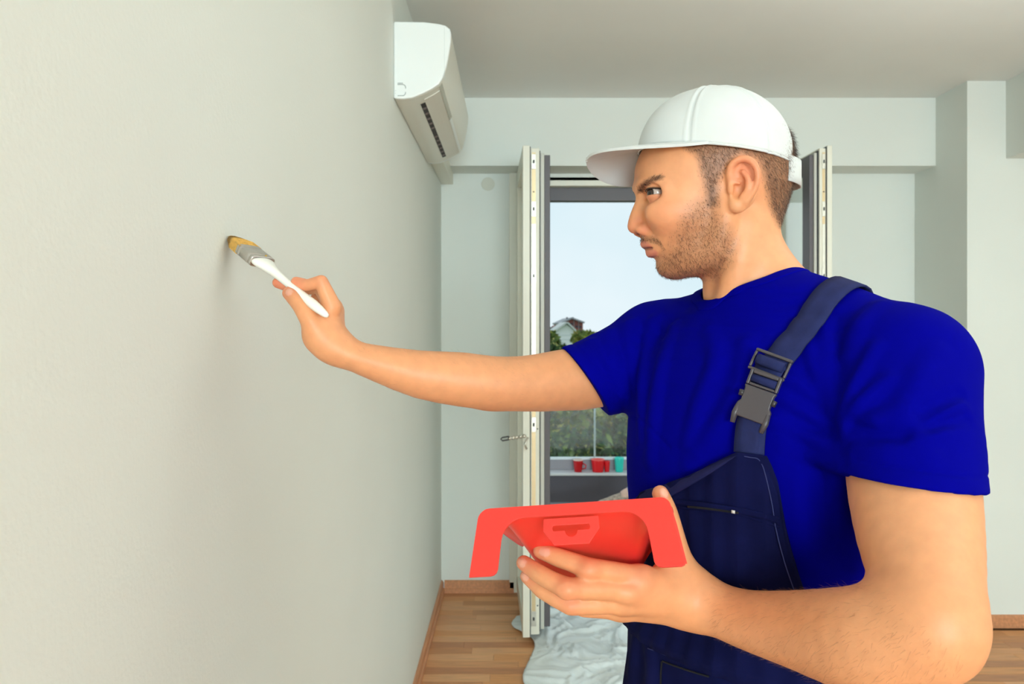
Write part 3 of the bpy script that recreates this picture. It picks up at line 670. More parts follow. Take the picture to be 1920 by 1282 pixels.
# ---- ears
def ear(m, flip):
    e = Ell(m(HP(1393, 346, .0755)), (.0185, .0060, .0300), None)
    helix = chain([(m(HP(1374, 346, .0735)), .0030), (m(HP(1367.5, 328, .077)), .0040), (m(HP(1372, 309, .081)), .0044), (m(HP(1388, 298, .0855)), .0044), (m(HP(1405, 300, .089)), .0044), (m(HP(1418, 315, .091)), .0042), (m(HP(1420, 337, .0895)), .0040), (m(HP(1413, 358, .086)), .0040), (m(HP(1399, 377, .081)), .0040)], 3)
    lobe = Ell(m(HP(1382, 384, .0755)), (.0100, .0052, .0105))
    o = Un(.006, e, helix, lobe)
    conc = Ell(m(HP(1386, 353, .0855)), (.0115, .0125, .0138)); scap = chain([(m(HP(1381, 313, .0905)), .0050), (m(HP(1396, 309, .095)), .0052), (m(HP(1407, 322, .0965)), .0052), (m(HP(1409, 342, .0945)), .0046)], 2)
    o = Sub(.003, o, conc, scap)
    anti = chain([(m(HP(1393, 322, .0835)), .0034), (m(HP(1403, 336, .0865)), .0038), (m(HP(1401, 356, .0845)), .0038), (m(HP(1391, 369, .081)), .0034)], 3)
    trag = Ell(m(HP(1370, 354, .0775)), (.0042, .0036, .0062)); crus = chain([(m(HP(1370, 340, .076)), .0026), (m(HP(1386, 344, .079)), .0022)], 2)
    return Un(.0028, o, anti, trag, crus)
ears = both(lambda m: ear(m, 0))
# ---- neck
neck = Loft([(HP(1392, 400), .046, .052), (HP(1396, 445), .0440, .0540), (HP(1400, 500), .0500, .0570), (HP(1415, 560), .0600, .0630), (HP(1432, 625), .072, .085)], UX, 3)
scm = chain([(HP(1404, 425, .047), .012), (HP(1385, 490, .050), .012), (HP(1358, 575, .035), .010)], 3)
adam = Ell(HP(1336, 548), (.010, .012, .016))
trapz = [Loft([(HP(1426, 500, s*.012), .032, .032), (np.array((.335, 1.02, 1.488))+s*LD*.070, .034, .032), (np.array((.33, 1.015, 1.462))+s*LD*.13, .032, .028)], FD, 3) for s in (-1, 1)]
headneck = Un(.016, Un(.010, skull), neck, adam)
headneck = Un(.022, headneck, *trapz, scm)
headneck = Un(.0045, headneck, *ears)
# ---- torso core (under the clothes)
TC = lambda z, f=0.0: np.array((.305, 1.0, z))+FD*f
core = Loft([(TC(1.0), .09, .06), (TC(1.15), .09, .06), (TC(1.30), .10, .06), (TC(1.40), .11, .06), (TC(1.45, -.01), .10, .05)], LD, 2)
SR, SL = P(1230, 645, 1.16), P(1698, 690, .862)
# ---- right arm (stretched out to the wall)
armR = Loft([(SR, .052, .050), (P(1130, 700, 1.135), .047, .046), (P(1050, 713, 1.11), .0425, .043), (P(985, 719, 1.088), .0382, .041), (P(925, 718, 1.07), .0362, .040), (P(865, 711, 1.058), .0362, .0385), (P(790, 702, 1.045), .0318, .0345), (P(715, 683, 1.035), .0245, .0290), (P(662, 667, 1.03), .0195, .0265), (P(640, 657, 1.03), .0190, .0260)], UZ, 2)
elbR = Ell(P(918, 741, 1.085), (.024, .022, .016))
palmR = Loft([(P(634, 650, 1.032), .0185, .026), (P(622, 622, 1.042), .0185, .034), (P(622, 594, 1.052), .0155, .037), (P(624, 579, 1.054), .0125, .036)], UX, 3)
thenR = Ell(P(598, 632, 1.018), (.0205, .019, .025), (nrm((1, 0, .6)), UY, nrm((-.6, 0, 1))))
thumbR = chain([(P(612, 648, 1.02), .0165), (P(584, 603, 1.008), .0135), (P(564, 573, 1.013), .0108), (P(551, 557, 1.022), .0104), (P(542, 549.5, 1.028), .0088)], 3)
indR = chain([(P(623, 575, 1.024), .0118), (P(602.5, 528, 1.020), .0088), (P(577, 535, 1.026), .0080), (P(555, 528, 1.034), .0068)], 1)
midR = chain([(P(624, 578, 1.046), .0115), (P(600, 540, 1.062), .0088), (P(555, 541, 1.072), .0082), (P(521, 530, 1.070), .0075)], 1)
ringR = chain([(P(624, 585, 1.066), .0110), (P(594, 559, 1.080), .0085), (P(585, 588, 1.070), .0078), (P(603, 600, 1.058), .0070)], 1)
pinR = chain([(P(626, 596, 1.083), .0100), (P(603, 580, 1.094), .0075), (P(600, 604, 1.085), .0070), (P(612, 612, 1.075), .0065)], 1)
handR = Un(.009, Un(.0015, indR, midR, ringR, pinR), Un(.016, palmR, thenR))
handR = Un(.008, handR, thumbR)
rightarm = Un(.020, Un(.018, armR, elbR), handR)
# ---- left arm (bent, carrying the tray)
upL = Loft([(SL, .056, .056), (P(1700, 800, .825), .058, .060), (P(1709, 900, .785), .0600, .060), (P(1722, 1000, .742), .0545, .056), (P(1738, 1090, .700), .0455, .050), (P(1745, 1165, .672), .0400, .045)], UX, 3)
elbL = chain([(P(1748, 1150, .675), .036), (P(1770, 1212, .664), .0230)], 3)
foreL = Loft([(P(1735, 1175, .672), .042, .043), (P(1680, 1195, .686), .0480, .045), (P(1615, 1200, .710), .0468, .046), (P(1500, 1181, .772), .0372, .039), (P(1400, 1161, .825), .0295, .032), (P(1330, 1136, .856), .0272, .027), (P(1300, 1124, .862), .0270, .024)], UZ, 3)
mcL = [chain([(P(1300, 1108, .862), .0165), (P(1250, 1094, .846), .0145), (P(1203, 1084, .832), .0125)], 2), chain([(P(1303, 1120, .858), .0165), (P(1240, 1111, .840), .0145), (P(1184, 1107, .826), .0125)], 2),
       chain([(P(1303, 1137, .858), .0155), (P(1235, 1131, .842), .0135), (P(1168, 1129, .831), .0118)], 2), chain([(P(1303, 1150, .866), .0145), (P(1235, 1147, .854), .0125), (P(1165, 1143, .847), .0105)], 2)]
fgL = [chain([(P(1203, 1084, .832), .0122), (P(1150, 1073, .820), .0112), (P(1104, 1066, .814), .0112), (P(1074, 1054, .819), .0100), (P(1046, 1044.5, .826), .0098), (P(1014, 1032.5, .836), .0083)], 1),
       chain([(P(1184, 1107, .826), .0122), (P(1120, 1104, .812), .0110), (P(1064, 1103, .805), .0110), (P(1035, 1089, .812), .0098), (P(1012, 1076, .820), .0096), (P(982, 1055, .836), .0080)], 1),
       chain([(P(1168, 1129, .831), .0114), (P(1120, 1133, .820), .0104), (P(1070, 1134, .815), .0104), (P(1042, 1121, .820), .0092), (P(1017, 1106, .828), .0090), (P(988, 1080, .842), .0075)], 1),
       chain([(P(1165, 1143, .849), .0104), (P(1095, 1141, .843), .0088), (P(1055, 1124, .848), .0080), (P(1024, 1104, .856), .0068)], 1)]
thumbL = chain([(P(1298, 1100, .866), .0170), (P(1274, 1045, .866), .0135), (P(1258, 980, .858), .0108), (P(1249, 953, .852), .0106), (P(1238, 925, .846), .0088)], 3)
webL = Ell(P(1262, 1078, .856), (.022, .014, .020))
handL = Un(.010, Un(.012, *mcL), Un(.0012, *fgL)); handL = Un(.014, handL, thumbL, webL)
knL = [Ell(P(x, y, d), (.0095, .008, .0075)) for x, y, d in ((1104, 1068, .808), (1064, 1105, .799), (1200, 1090, .825), (1176, 1112, .818))]
handL = Un(.008, handL, *knL)
leftarm = Un(.022, Un(.018, upL, elbL, foreL), handL)
body_f0 = Un(.030, Un(.02, headneck), core, Un(.002, rightarm), Un(.002, leftarm))
# ---- nails
nails = []
for f, px, py, dr, sz in ((handL, 1021, 1034, P(1000, 1028, .84)-P(1046, 1044, .826), .0062), (handL, 978, 1054, P(972, 1046, .84)-P(1000, 1068, .826), .0056), (handL, 984, 1080, P(980, 1072, .84)-P(1005, 1096, .83), .0052),
                          (handL, 1246, 924, P(1236, 905, .846)-P(1252, 960, .853), .0064), (handR, 541.5, 547, P(534, 541, 1.03)-P(556, 562, 1.02), .0060)):
    p = trace(f, px, py)
    if p is None: continue
    n_ = grad(f, p); t_ = nrm(dr-n_*(dr@n_)); nails.append(Ell(p-n_*.0006, (sz, sz*.78, .0016), (t_, np.cross(n_, t_), n_)))
nail_u = Un(.0001, *nails)
body_f = Un(.0006, body_f0, nail_u)
# ---- mesh the body, colour it
person = tag(empty('person', (.33, 1.0, 0)), 'man in white cap, blue t-shirt and navy bib overalls painting the wall', 'person')
BV, BQ = polygonise(body_f, (-.33, .60, .84), (.56, 1.30, 1.82), VOX)
def smooth_mesh(v, q, wgt, it):
    e = np.concatenate([q[:, [0, 1]], q[:, [1, 2]], q[:, [2, 3]], q[:, [3, 0]]]); n = len(v); cnt = np.bincount(e[:, 0], minlength=n)+1e-9
    for _ in range(it):
        av = np.stack([np.bincount(e[:, 0], v[e[:, 1], k], minlength=n) for k in range(3)], 1)/cnt[:, None]; v = v+(av-v)*wgt[:, None]*.8
    return v
hz_ = (BV[:, 0] < P(650, 0, 1.03)[0]) | ((BV[:, 2] < 1.34) & (BV[:, 1] > .795) & (BV[:, 0] < P(1330, 0, .856)[0]))      # hands keep their detail
hf_ = (BV[:, 2] > 1.44) & (BV[:, 0] > .12)                                                             # so does the head
BV = smooth_mesh(BV, BQ, np.where(hz_ | hf_, 0.12, 1.0), 14)
print('body', len(BV), time.time()-T0)
def inpoly(px, py, poly):
    ins = np.zeros(len(px), bool); n = len(poly)
    for i in range(n):
        (x0, y0), (x1, y1) = poly[i], poly[(i+1) % n]
        c = ((y0 > py) != (y1 > py)) & (px < (x1-x0)*(py-y0)/(y1-y0+1e-12)+x0); ins ^= c
    return ins
def polydist(px, py, poly, closed=True):
    d = np.full(len(px), 1e9); n = len(poly)
    for i in range(n if closed else n-1):
        a = np.array(poly[i], float); b = np.array(poly[(i+1) % n], float); ab = b-a
        t = np.clip(((px-a[0])*ab[0]+(py-a[1])*ab[1])/(ab@ab), 0, 1); d = np.minimum(d, np.hypot(px-a[0]-t*ab[0], py-a[1]-t*ab[1]))
    return d
def soft(px, py, poly, w):                    # 1 inside, feathered over w (face map units)
    ins = inpoly(px, py, poly); d = polydist(px, py, poly); return np.clip(np.where(ins, .5+d/w/2, .5-d/w/2), 0, 1)
def facemap(v):                               # side view chart of the head, both sides alike
    l = np.abs(DH-v[:, 1]); dd = DH-l; return CX+v[:, 0]*FPX/dd, HZ-(v[:, 2]-EYE)*FPX/dd, l
HAIR = [(1262, 240), (1283, 276), (1303, 287), (1311, 302), (1313, 322), (1321, 342), (1326, 358), (1328, 384), (1345, 384), (1345, 346), (1352, 330), (1360, 316), (1370, 298), (1392, 286), (1420, 296), (1429, 320), (1437, 352), (1443, 384), (1452, 406), (1460, 422), (1520, 430), (1520, 150), (1262, 150)]
BEARD = [(1324, 350), (1318, 368), (1300, 384), (1283, 398), (1274, 420), (1264, 446), (1254, 470), (1240, 486), (1227, 488), (1224, 500), (1230, 522), (1262, 532), (1300, 522), (1335, 520), (1366, 500), (1380, 474), (1378, 446), (1366, 424), (1352, 404), (1346, 384), (1345, 350)]
STACHE = [(1196, 446), (1212, 443), (1230, 446), (1243, 454), (1250, 464), (1246, 468), (1238, 459), (1222, 453), (1197, 453)]
BROW = [(1195, 362), (1197, 350), (1207, 339), (1222, 332), (1238, 329), (1246, 331), (1238, 337), (1221, 342), (1208, 349), (1203, 360)]
px_, py_, l_ = facemap(BV); hd = (BV[:, 2] > 1.42) & (BV[:, 0] > .12) & (BV[:, 1] > .92) & (BV[:, 1] < 1.13)
earm = np.zeros(len(BV), bool); idx = np.where(hd)[0]
earm[idx] = Un(.001, *ears)(BV[idx]) < .0008
hairm = np.where(hd & ~earm, soft(px_, py_, HAIR, 8), 0); beardm = np.where(hd & ~earm, soft(px_, py_, BEARD, 14), 0)
stm = np.where(hd & (l_ < .034), soft(px_, py_, STACHE, 5), 0); brm = np.where(hd & (l_ > .006), soft(px_, py_, BROW, 3), 0)
skin = np.array(srgb(228, 157, 110)[:3]); red = np.array(srgb(226, 120, 96)[:3]); pale = np.array(srgb(234, 172, 130)[:3]); hairc = np.array(srgb(92, 66, 52)[:3]); lipc = np.array(srgb(216, 128, 108)[:3]); nailc = np.array(srgb(232, 168, 142)[:3])
col = np.tile(skin, (len(BV), 1))
def mixc(c, m): 
    global col
    col = col*(1-m[:, None])+np.array(c)*m[:, None]
def blob(p, r, a): return a*np.exp(-np.sum((BV-p)**2, 1)/(2*r*r))
for p, r, a in ((HP(1190, 425), .010, .45), (HP(1208, 430, .016), .007, .4), (HP(1250, 405, .055), .022, .18), (HP(1395, 310, .088), .012, .35), (HP(1405, 330, .088), .015, .3), (HP(1240, 366, .045), .009, .22), (HP(1218, 372, .036), .006, .35),
                (P(1104, 1066, .805), .009, .35), (P(1064, 1104, .798), .010, .35), (P(1200, 1088, .82), .016, .25), (P(1008, 1030, .828), .010, .35), (P(980, 1052, .83), .010, .45), (P(985, 1082, .835), .010, .4), (P(1236, 918, .84), .012, .2),
                (P(541, 548, 1.02), .009, .3), (P(520, 530, 1.062), .012, .6), (P(556, 530, 1.028), .014, .45), (P(602, 522, 1.015), .010, .2), (P(1070, 1134, .806), .01, .3)):
    mixc(red, blob(p, r, a))
for p, r, a in ((HP(1258, 330, .05), .022, .35), (HP(1445, 470, .05), .03, .25), (P(1690, 1000, .70), .05, .3)): mixc(pale, blob(p, r, a))
ld = np.full(len(BV), 1.0); mi_ = np.where(hd & (l_ < .032) & (px_ < 1250) & (py_ > 446) & (py_ < 490))[0]
ld[mi_] = np.minimum(ulip(BV[mi_]), llip(BV[mi_]))
mixc(lipc, np.clip(2.2-ld/.0008, 0, 1)*.8)
ml = np.full(len(BV), 1.0); ml[mi_] = np.minimum(mline[0](BV[mi_]), mline[1](BV[mi_])); mixc(srgb(120, 50, 44)[:3], np.clip(1-ml/.0018, 0, 1)*.85)
sd = np.full(len(BV), 1.0); si = np.where(hd & (px_ < 1262) & (py_ > 340) & (py_ < 385))[0]; sd[si] = np.minimum(slit[0](BV[si]), slit[1](BV[si]))
up_ = BV[:, 2] > EC[2]+.0008
mixc(srgb(60, 38, 32)[:3], np.clip(1.5-np.abs(sd)/.0015, 0, 1)*np.where(up_, 1.0, .30))
mixc(hairc, hairm*.66); mixc(hairc, beardm*.40); mixc(hairc, stm*.5); mixc(srgb(110, 44, 36)[:3], np.clip(1-np.minimum(*[np.abs(e_(BV)) for e_ in nost])/.0016, 0, 1)*.8); mixc(srgb(66, 44, 38)[:3], brm*.62)
nd = np.full(len(BV), 1.0); ni = np.where((BV[:, 2] < 1.36) | (BV[:, 0] < 0))[0]; nd[ni] = nail_u(BV[ni]); mixc(nailc, np.clip(1.5-nd/.0005, 0, 1)*.9)
skinm = mat('skin', (1, 1, 1), .46, noise=.05, nscale=70, bump=.12, bscale=900, bdist=.0006, sss=.18, attr='Col', spec=.4)
body = np_mesh('body', BV, BQ, skinm, person)
def set_col(o, c):
    a = o.data.color_attributes.new('Col', 'FLOAT_COLOR', 'POINT'); a.data.foreach_set('color', np.concatenate([c, np.ones((len(c), 1))], 1).astype(np.float32).ravel())
set_col(body, col)
# ---- eyes
for k, m in enumerate((lambda p: p, mirror)):
    bm = bmesh.new(); bmesh.ops.create_uvsphere(bm, u_segments=48, v_segments=32, radius=.0123)
    me = bpy.data.meshes.new('eye'); R = Vector((0, 0, 1)).rotation_difference(V(gz_)).to_matrix().to_4x4(); bm.transform(Matrix.Translation(V(m(EC))) @ R)
    cs = []
    for vt in bm.verts:
        ca = (vt.co-V(m(EC))).normalized().dot(V(gz_)); an = math.degrees(math.acos(max(-1, min(1, ca))))
        cs.append(srgb(12, 8, 8)[:3] if an < 12 else srgb(52, 34, 26)[:3] if an < 27 else srgb(30, 20, 18)[:3] if an < 30 else srgb(196, 178, 168)[:3])
        if an < 32: vt.co += V(gz_)*.0012*(1-an/32)
    bm.to_mesh(me); bm.free(); o = link('eye', me, mat('eyeball', (1, 1, 1), .12, attr='Col', spec=.6), person, True); set_col(o, np.array(cs))
# upper lash lines
for m in (lambda p: p, mirror):
    ln = []
    for a in np.linspace(-62, 74, 24):
        sa, ca = math.sin(math.radians(a)), math.cos(math.radians(a)); h_ = .0037*math.sqrt(max(0, 1-(sa*.0141/.0156)**2))
        dv = nrm(ex*ca-ey*sa+ez*(h_/.0141)); ln.append(m(EC+dv*.01425))
    MB().tube(ln, [.0003+.0005*math.sin(math.pi*min(1, (k+2)/24)) for k in range(24)], 6).build('lash_line', mat('lash_dark', srgb(40, 26, 24), .6), person, smooth=True)
# ---- hair strands
VN = np.zeros((len(BV), 3)); a_, b_, c_ = BV[BQ[:, 0]], BV[BQ[:, 1]], BV[BQ[:, 2]]
fn = np.cross(b_-a_, c_-a_)
for k in range(4): np.add.at(VN, BQ[:, k], fn)
VN /= np.linalg.norm(VN, axis=1)[:, None]+1e-12
if np.mean(np.sum(VN[hd]*(BV[hd]-HP(1345, 330)), 1)) < 0: VN = -VN
def strands(name, mask, count, length, flow, lift, width, m, jitter=.35, parent=person):
    w_ = mask*1.0; ids = rng.choice(len(BV), size=count, p=w_/w_.sum())
    base = BV[ids]+rng.normal(size=(count, 3))*VOX*.5; n = VN[ids]
    fl = flow(BV[ids]); fl = fl-n*np.sum(fl*n, 1)[:, None]; fl /= np.linalg.norm(fl, axis=1)[:, None]+1e-9
    dr = fl+n*lift+rng.normal(size=(count, 3))*jitter; dr /= np.linalg.norm(dr, axis=1)[:, None]
    L = length*rng.uniform(.6, 1.2, count)[:, None]*(.4+.6*np.clip(mask[ids], 0, 1))[:, None]
    base = base-n*.0008; tip = base+dr*L; side = np.cross(dr, n+1e-3); side /= np.linalg.norm(side, axis=1)[:, None]+1e-9
    s2 = np.cross(dr, side); w2 = width*rng.uniform(.7, 1.2, count)[:, None]
    midp = base+dr*L*.55+n*L*.08
    V_ = np.stack([base+side*w2, base-side*w2*.5+s2*w2*.87, base-side*w2*.5-s2*w2*.87, midp+side*w2*.8, midp-side*w2*.4+s2*w2*.7, midp-side*w2*.4-s2*w2*.7, tip], 1).reshape(-1, 3)
    o7 = np.arange(count)[:, None]*7
    Q = np.concatenate([o7+np.array([0, 1, 4, 3]), o7+np.array([1, 2, 5, 4]), o7+np.array([2, 0, 3, 5])]); T = np.concatenate([o7+np.array([3, 4, 6]), o7+np.array([4, 5, 6]), o7+np.array([5, 3, 6])])
    o = np_mesh(name, V_, Q, m, parent, smooth=False, tris=T); o['kind'] = 'stuff'; return o
hm = mat('hair_brown', srgb(86, 60, 46), .45, noise=.25, nscale=300); bdm = mat('beard_brown', srgb(104, 70, 50), .5, noise=.25, nscale=300); brwm = mat('brow_dark', srgb(54, 36, 30), .5)
down_back = lambda v: np.tile(np.array((.45, 0, -1.0)), (len(v), 1))
hmask = np.where(hairm > .15, hairm, 0)*(BV[:, 2] < 1.735)
strands('hair', hmask, 16000, .0060, down_back, .35, .00013, hm, .3)
strands('hair', hmask, 9000, .0060, down_back, .35, .00012, mat('hair_light', srgb(150, 118, 96), .45), .3)
bmask = np.where(beardm > .04, beardm**1.2, 0)
strands('beard', bmask, 7600, .0046, lambda v: np.tile(np.array((.35, 0, -1.0)), (len(v), 1)), .45, .00012, bdm, .4)
strands('moustache', np.where(stm > .1, stm, 0), 800, .0034, lambda v: np.tile(np.array((.7, 0, -1.0)), (len(v), 1)), .35, .00012, brwm, .25)
strands('eyebrow', np.where(brm > .2, brm, 0), 900, .0062, lambda v: np.tile(np.array((.9, 0, .45)), (len(v), 1)), .12, .00013, brwm, .15)
em = np.clip(1-np.abs(sd)/.0010, 0, 1)*(up_ & (px_ < 1240)); strands('eyelashes', np.where(em > .2, em, 0), 150, .0065, lambda v: np.tile(np.array((-1, -.1, .12)), (len(v), 1)), .9, .00018, brwm, .12)
am = np.zeros(len(BV)); fi = np.where((BV[:, 2] < 1.30) & (BV[:, 0] > .20) & (BV[:, 1] < .84))[0]; am[fi] = (foreL(BV[fi]) < .004)*1.0
strands('arm_hair', am, 2600, .0095, lambda v: np.tile(np.array((-.6, .5, -.9)), (len(v), 1)), .18, .00006, mat('arm_hair', srgb(150, 104, 70), .5), .25)
am = np.zeros(len(BV)); fi = np.where((BV[:, 0] < .03) & (BV[:, 0] > -.24))[0]; am[fi] = (armR(BV[fi]) < .004)*(BV[fi, 2] > 1.37)
strands('arm_hair', am, 700, .0085, lambda v: np.tile(np.array((-.8, .2, .5)), (len(v), 1)), .2, .00006, mat('arm_hair', (0, 0, 0)), .25)
print('hair', time.time()-T0)
# ================================================================ CLOTHES
shirtm = mat('blue_cotton', (.0006, .0006, .235), .9, noise=.05, nscale=9, bump=.15, bscale=1400, bdist=.0004, spec=.03)
navym = mat('navy_twill', srgb(15, 18, 58), .9, noise=.30, nscale=14, bump=.25, bscale=1100, bdist=.0005, spec=.06)
torso = Loft([(TC(.96), .168, .122), (TC(1.08), .166, .120), (TC(1.20), .172, .122), (TC(1.31), .181, .124), (TC(1.40, -.004), .178, .108), (TC(1.462, -.012), .140, .080), (TC(1.505, -.02), .085, .062)], LD, 3, 2.2, .3)
trS = [Loft([(HP(1440, 566, s*.02), .055, .052), (np.array((.33, 1.015, 1.478))+s*LD*.10, .052, .048), ((SL if s > 0 else SR)+np.array((0, 0, .004)), .058, .058)], FD, 3) for s in (-1, 1)]
slR = Loft([(SR+np.array((.02, 0, -.012)), .064, .066), (P(1165, 688, 1.145), .0605, .061), (P(1100, 714, 1.122), .0560, .056), (P(1030, 735, 1.10), .0560, .055)], UZ, 3)
slL = Loft([(SL+np.array((0, 0, -.005)), .0735, .072), (P(1692, 780, .832), .0735, .073), (P(1700, 850, .806), .0710, .070), (P(1706, 910, .784), .0680, .067), (P(1712, 980, .757), .068, .066)], UX, 3)
hc = P(1057, 655, 1.11); hn = np.cross(P(1150, 786, 1.12)-hc, nrm(P(1100, 715, 1.0)-np.array((0, 0, EYE)))); hn = hn if hn[0] < 0 else -hn
hemR = Half(hc, nrm(hn)+np.array((0, -.12, 0)))
hlc = P(1705, 905, .782); hl1 = P(1582, 882, .800)-hlc; hl2 = P(1832, 917, .772)-hlc; hax = nrm(P(1712, 980, .757)-P(1704, 850, .806))
hA, hB, hC = P(1582, 884, .805), P(1832, 916, .79), P(1705, 913, .722); hlc = hA; hln = np.cross(hB-hA, hC-hA); hln = nrm(hln if hln[2] < 0 else -hln); hemL = Half(hA, hln)
sR = Cut(slR, hemR, k=.002)
sL = Cut(slL, hemL, k=.002)
base_sh = Un(.028, torso, *trS, sR); base_sh = Un(.020, base_sh, sL)
# soft folds, laid on the garment surface
def folds(f, lst, d0=.45):
    flat = [p for a in lst for p in a[0]]; hit = traces(f, flat, d0); ok = [h for h in hit if h is not None]; N = iter(vgrad(f, np.array(ok), .002)); nn = [next(N) if h is not None else None for h in hit]; out = []; k = 0
    for pts, r, h in lst:
        h *= 1.35
        c_ = []
        for i in range(len(pts)):
            p, n_ = hit[k], nn[k]; k += 1
            if p is None: continue
            e = min(i, len(pts)-1-i)/max(1, (len(pts)-1)/2); c_.append((p-n_*(r-h*(.25+.75*min(1, e*1.5))), r))
        if len(c_) > 1: out.append(chain(c_, 3))
    return out
FOLDS = [([(1452, 700), (1500, 722), (1545, 762)], .0065, .0040), ([(1458, 742), (1505, 768), (1550, 800)], .0065, .0045), ([(1450, 790), (1505, 815), (1566, 842)], .0070, .0042), ([(1470, 832), (1520, 850), (1572, 868)], .011, .0030),
         ([(1512, 620), (1530, 690), (1552, 764)], .0075, .0050), ([(1545, 600), (1552, 680), (1562, 770)], .0075, .0052), ([(1580, 790), (1615, 755), (1665, 712)], .0068, .0052), ([(1578, 775), (1600, 730), (1640, 650)], .0070, .0048), ([(1585, 810), (1640, 790), (1700, 770)], .011, .0035),
         ([(1600, 850), (1660, 845), (1740, 850)], .012, .0028), ([(1330, 620), (1340, 680), (1310, 760), (1290, 830)], .014, .0035), ([(1265, 610), (1240, 690), (1225, 780), (1218, 860)], .014, .0042), ([(1215, 640), (1205, 720), (1203, 820)], .011, .0050),
         ([(1225, 600), (1215, 660), (1205, 720)], .012, .0045), ([(1180, 605), (1182, 660), (1190, 725)], .011, .0055), ([(1140, 622), (1150, 670), (1172, 725)], .011, .0045), ([(1108, 640), (1125, 690), (1160, 745)], .010, .0035), ([(1400, 640), (1390, 720), (1345, 800), (1290, 870)], .014, .0030),
         ([(1500, 900), (1510, 980), (1530, 1060)], .014, .0030), ([(1560, 880), (1575, 960), (1600, 1050)], .012, .0040), ([(1650, 570), (1610, 610), (1590, 660)], .013, .0035), ([(1760, 660), (1720, 720), (1690, 780)], .014, .0035), ([(1800, 760), (1760, 800), (1720, 830)], .012, .0040)]
fl = folds(base_sh, FOLDS)
neckhole = Loft([(HP(1398, 460), .0560, .0610), (HP(1401, 510), .0600, .0650), (HP(1415, 560), .0685, .0705), (HP(1428, 605), .0735, .0760), (HP(1440, 650), .075, .078)], UX, 3)
grv = []
for gp in ([(1812, 782), (1780, 790), (1740, 802)], [(1800, 738), (1765, 752), (1725, 775)], [(1600, 800), (1640, 812), (1690, 815)]):
    hp_ = [h for h in traces(base_sh, gp) if h is not None]
    if len(hp_) > 1: gn = vgrad(base_sh, np.array(hp_), .002); grv.append(chain([(p+n_*(.0045-d_), .0045) for p, n_, d_ in zip(hp_, gn, (.0020, .0028, .0008))], 2))
shirt_f0 = Sub(.010, Un(.009, base_sh, *fl), *grv)
shirt_f = Sub(.003, shirt_f0, neckhole)
SV, SQ = polygonise(Cut(shirt_f, Half((0, 0, 1.03), (0, 0, -1))), (.03, .62, 1.0), (.58, 1.34, 1.56), .0026)
def vnormals(v, q):
    N = np.zeros((len(v), 3)); f_ = np.cross(v[q[:, 2]]-v[q[:, 0]], v[q[:, 3]]-v[q[:, 1]])
    for k in range(4): np.add.at(N, q[:, k], f_)
    return N/(np.linalg.norm(N, axis=1)[:, None]+1e-12)
SN = vnormals(SV, SQ); 
if np.mean(np.sum(SN*(SV-SV.mean(0)), 1)) < 0: SN = -SN
# stitched sleeve hems: a shallow line 18 mm above the edge
for hm_, sel in ((hemR, SV[:, 0] < .19), (hemL, (SV[:, 1] < .90) & (SV[:, 0] > .33))):
    dd = hm_(SV); SV = SV-SN*(np.exp(-((dd+.016)/.0016)**2)*.0012*sel)[:, None]
shirt = np_mesh('t_shirt', SV, SQ, shirtm, person)
tag(shirt, 'royal blue cotton t-shirt with ribbed collar')
# ribbed collar: a band round the neck opening, lying on the shirt
na0, na1 = HP(1398, 470), HP(1440, 640); nax = nrm(na0-na1); e1 = nrm(UX-nax*(UX@nax)); e2 = np.cross(nax, e1)
an = 2*math.pi*np.arange(72)/72; E_ = e1*np.cos(an)[:, None]+e2*np.sin(an)[:, None]
def hole_r(c_):
    r_ = np.full(72, .07)
    for _ in range(10): r_ = r_-neckhole(c_+E_*r_[:, None])
    return r_
ed = np.full(72, .9); found = np.zeros(72, bool)
for t_ in np.linspace(0, 1, 70):
    c_ = np.tile(na0+(na1-na0)*t_, (72, 1)); p = c_+E_*hole_r(c_)[:, None]; h_ = shirt_f0(p) < .0005; ed[h_ & ~found] = t_; found |= h_
    if found.all(): break
for _ in range(3): ed = (np.roll(ed, 1)+2*ed+np.roll(ed, -1))/4
c_ = na0+(na1-na0)*ed[:, None]; p0 = c_+E_*(hole_r(c_)-.0015)[:, None]; L_ = []
for j, w_ in enumerate((0, .003, .008, .0135, .0165, .0175)):
    p = vproj(shirt_f0, p0+E_*w_) if j else p0; L_.append(p+vgrad(shirt_f0, p, .006)*(.0008 if j == 0 else .0016 if j < 5 else .0002))
V_ = np.stack(L_, 1).reshape(-1, 3)
Q_ = [(k*6+j, ((k+1) % 72)*6+j, ((k+1) % 72)*6+j+1, k*6+j+1) for k in range(72) for j in range(5)]
collar = np_mesh('collar', V_, Q_, shirtm, shirt); md = collar.modifiers.new('sub', 'SUBSURF'); md.levels = md.render_levels = 2
print('shirt', len(SV), time.time()-T0)
# ---- overalls
legc = lambda s, z, f=0.0: np.array((.305, 1.0, z))+LD*s*.088+FD*f
pants = Un(.02, Loft([(TC(.80), .172, .128), (TC(.95), .178, .132), (TC(1.03), .1755, .130), (TC(1.10), .1735, .1285)], LD, 2, 2.2, .25),
           Loft([(legc(1, .80), .092, .105), (legc(1, .5), .075, .082), (legc(1, .25), .070, .075), (legc(1, .06), .068, .075)], LD, 2, 2, .2), Loft([(legc(-1, .80), .092, .105), (legc(-1, .5), .075, .082), (legc(-1, .25), .070, .075), (legc(-1, .06), .068, .075)], LD, 2, 2, .2))
pf = folds(pants, [([(1192, 1190), (1190, 1240), (1180, 1300)], .012, .006), ([(1212, 1195), (1222, 1250), (1215, 1310)], .010, .004), ([(1180, 1230), (1176, 1300), (1172, 1360)], .010, .005), ([(1350, 1300), (1300, 1340), (1260, 1400)], .014, .005)])
pants_f = Cut(Un(.010, pants, *pf), Half((0, 0, 1.10), (0, 0, 1)), Half((0, 0, .03), (0, 0, -1)))
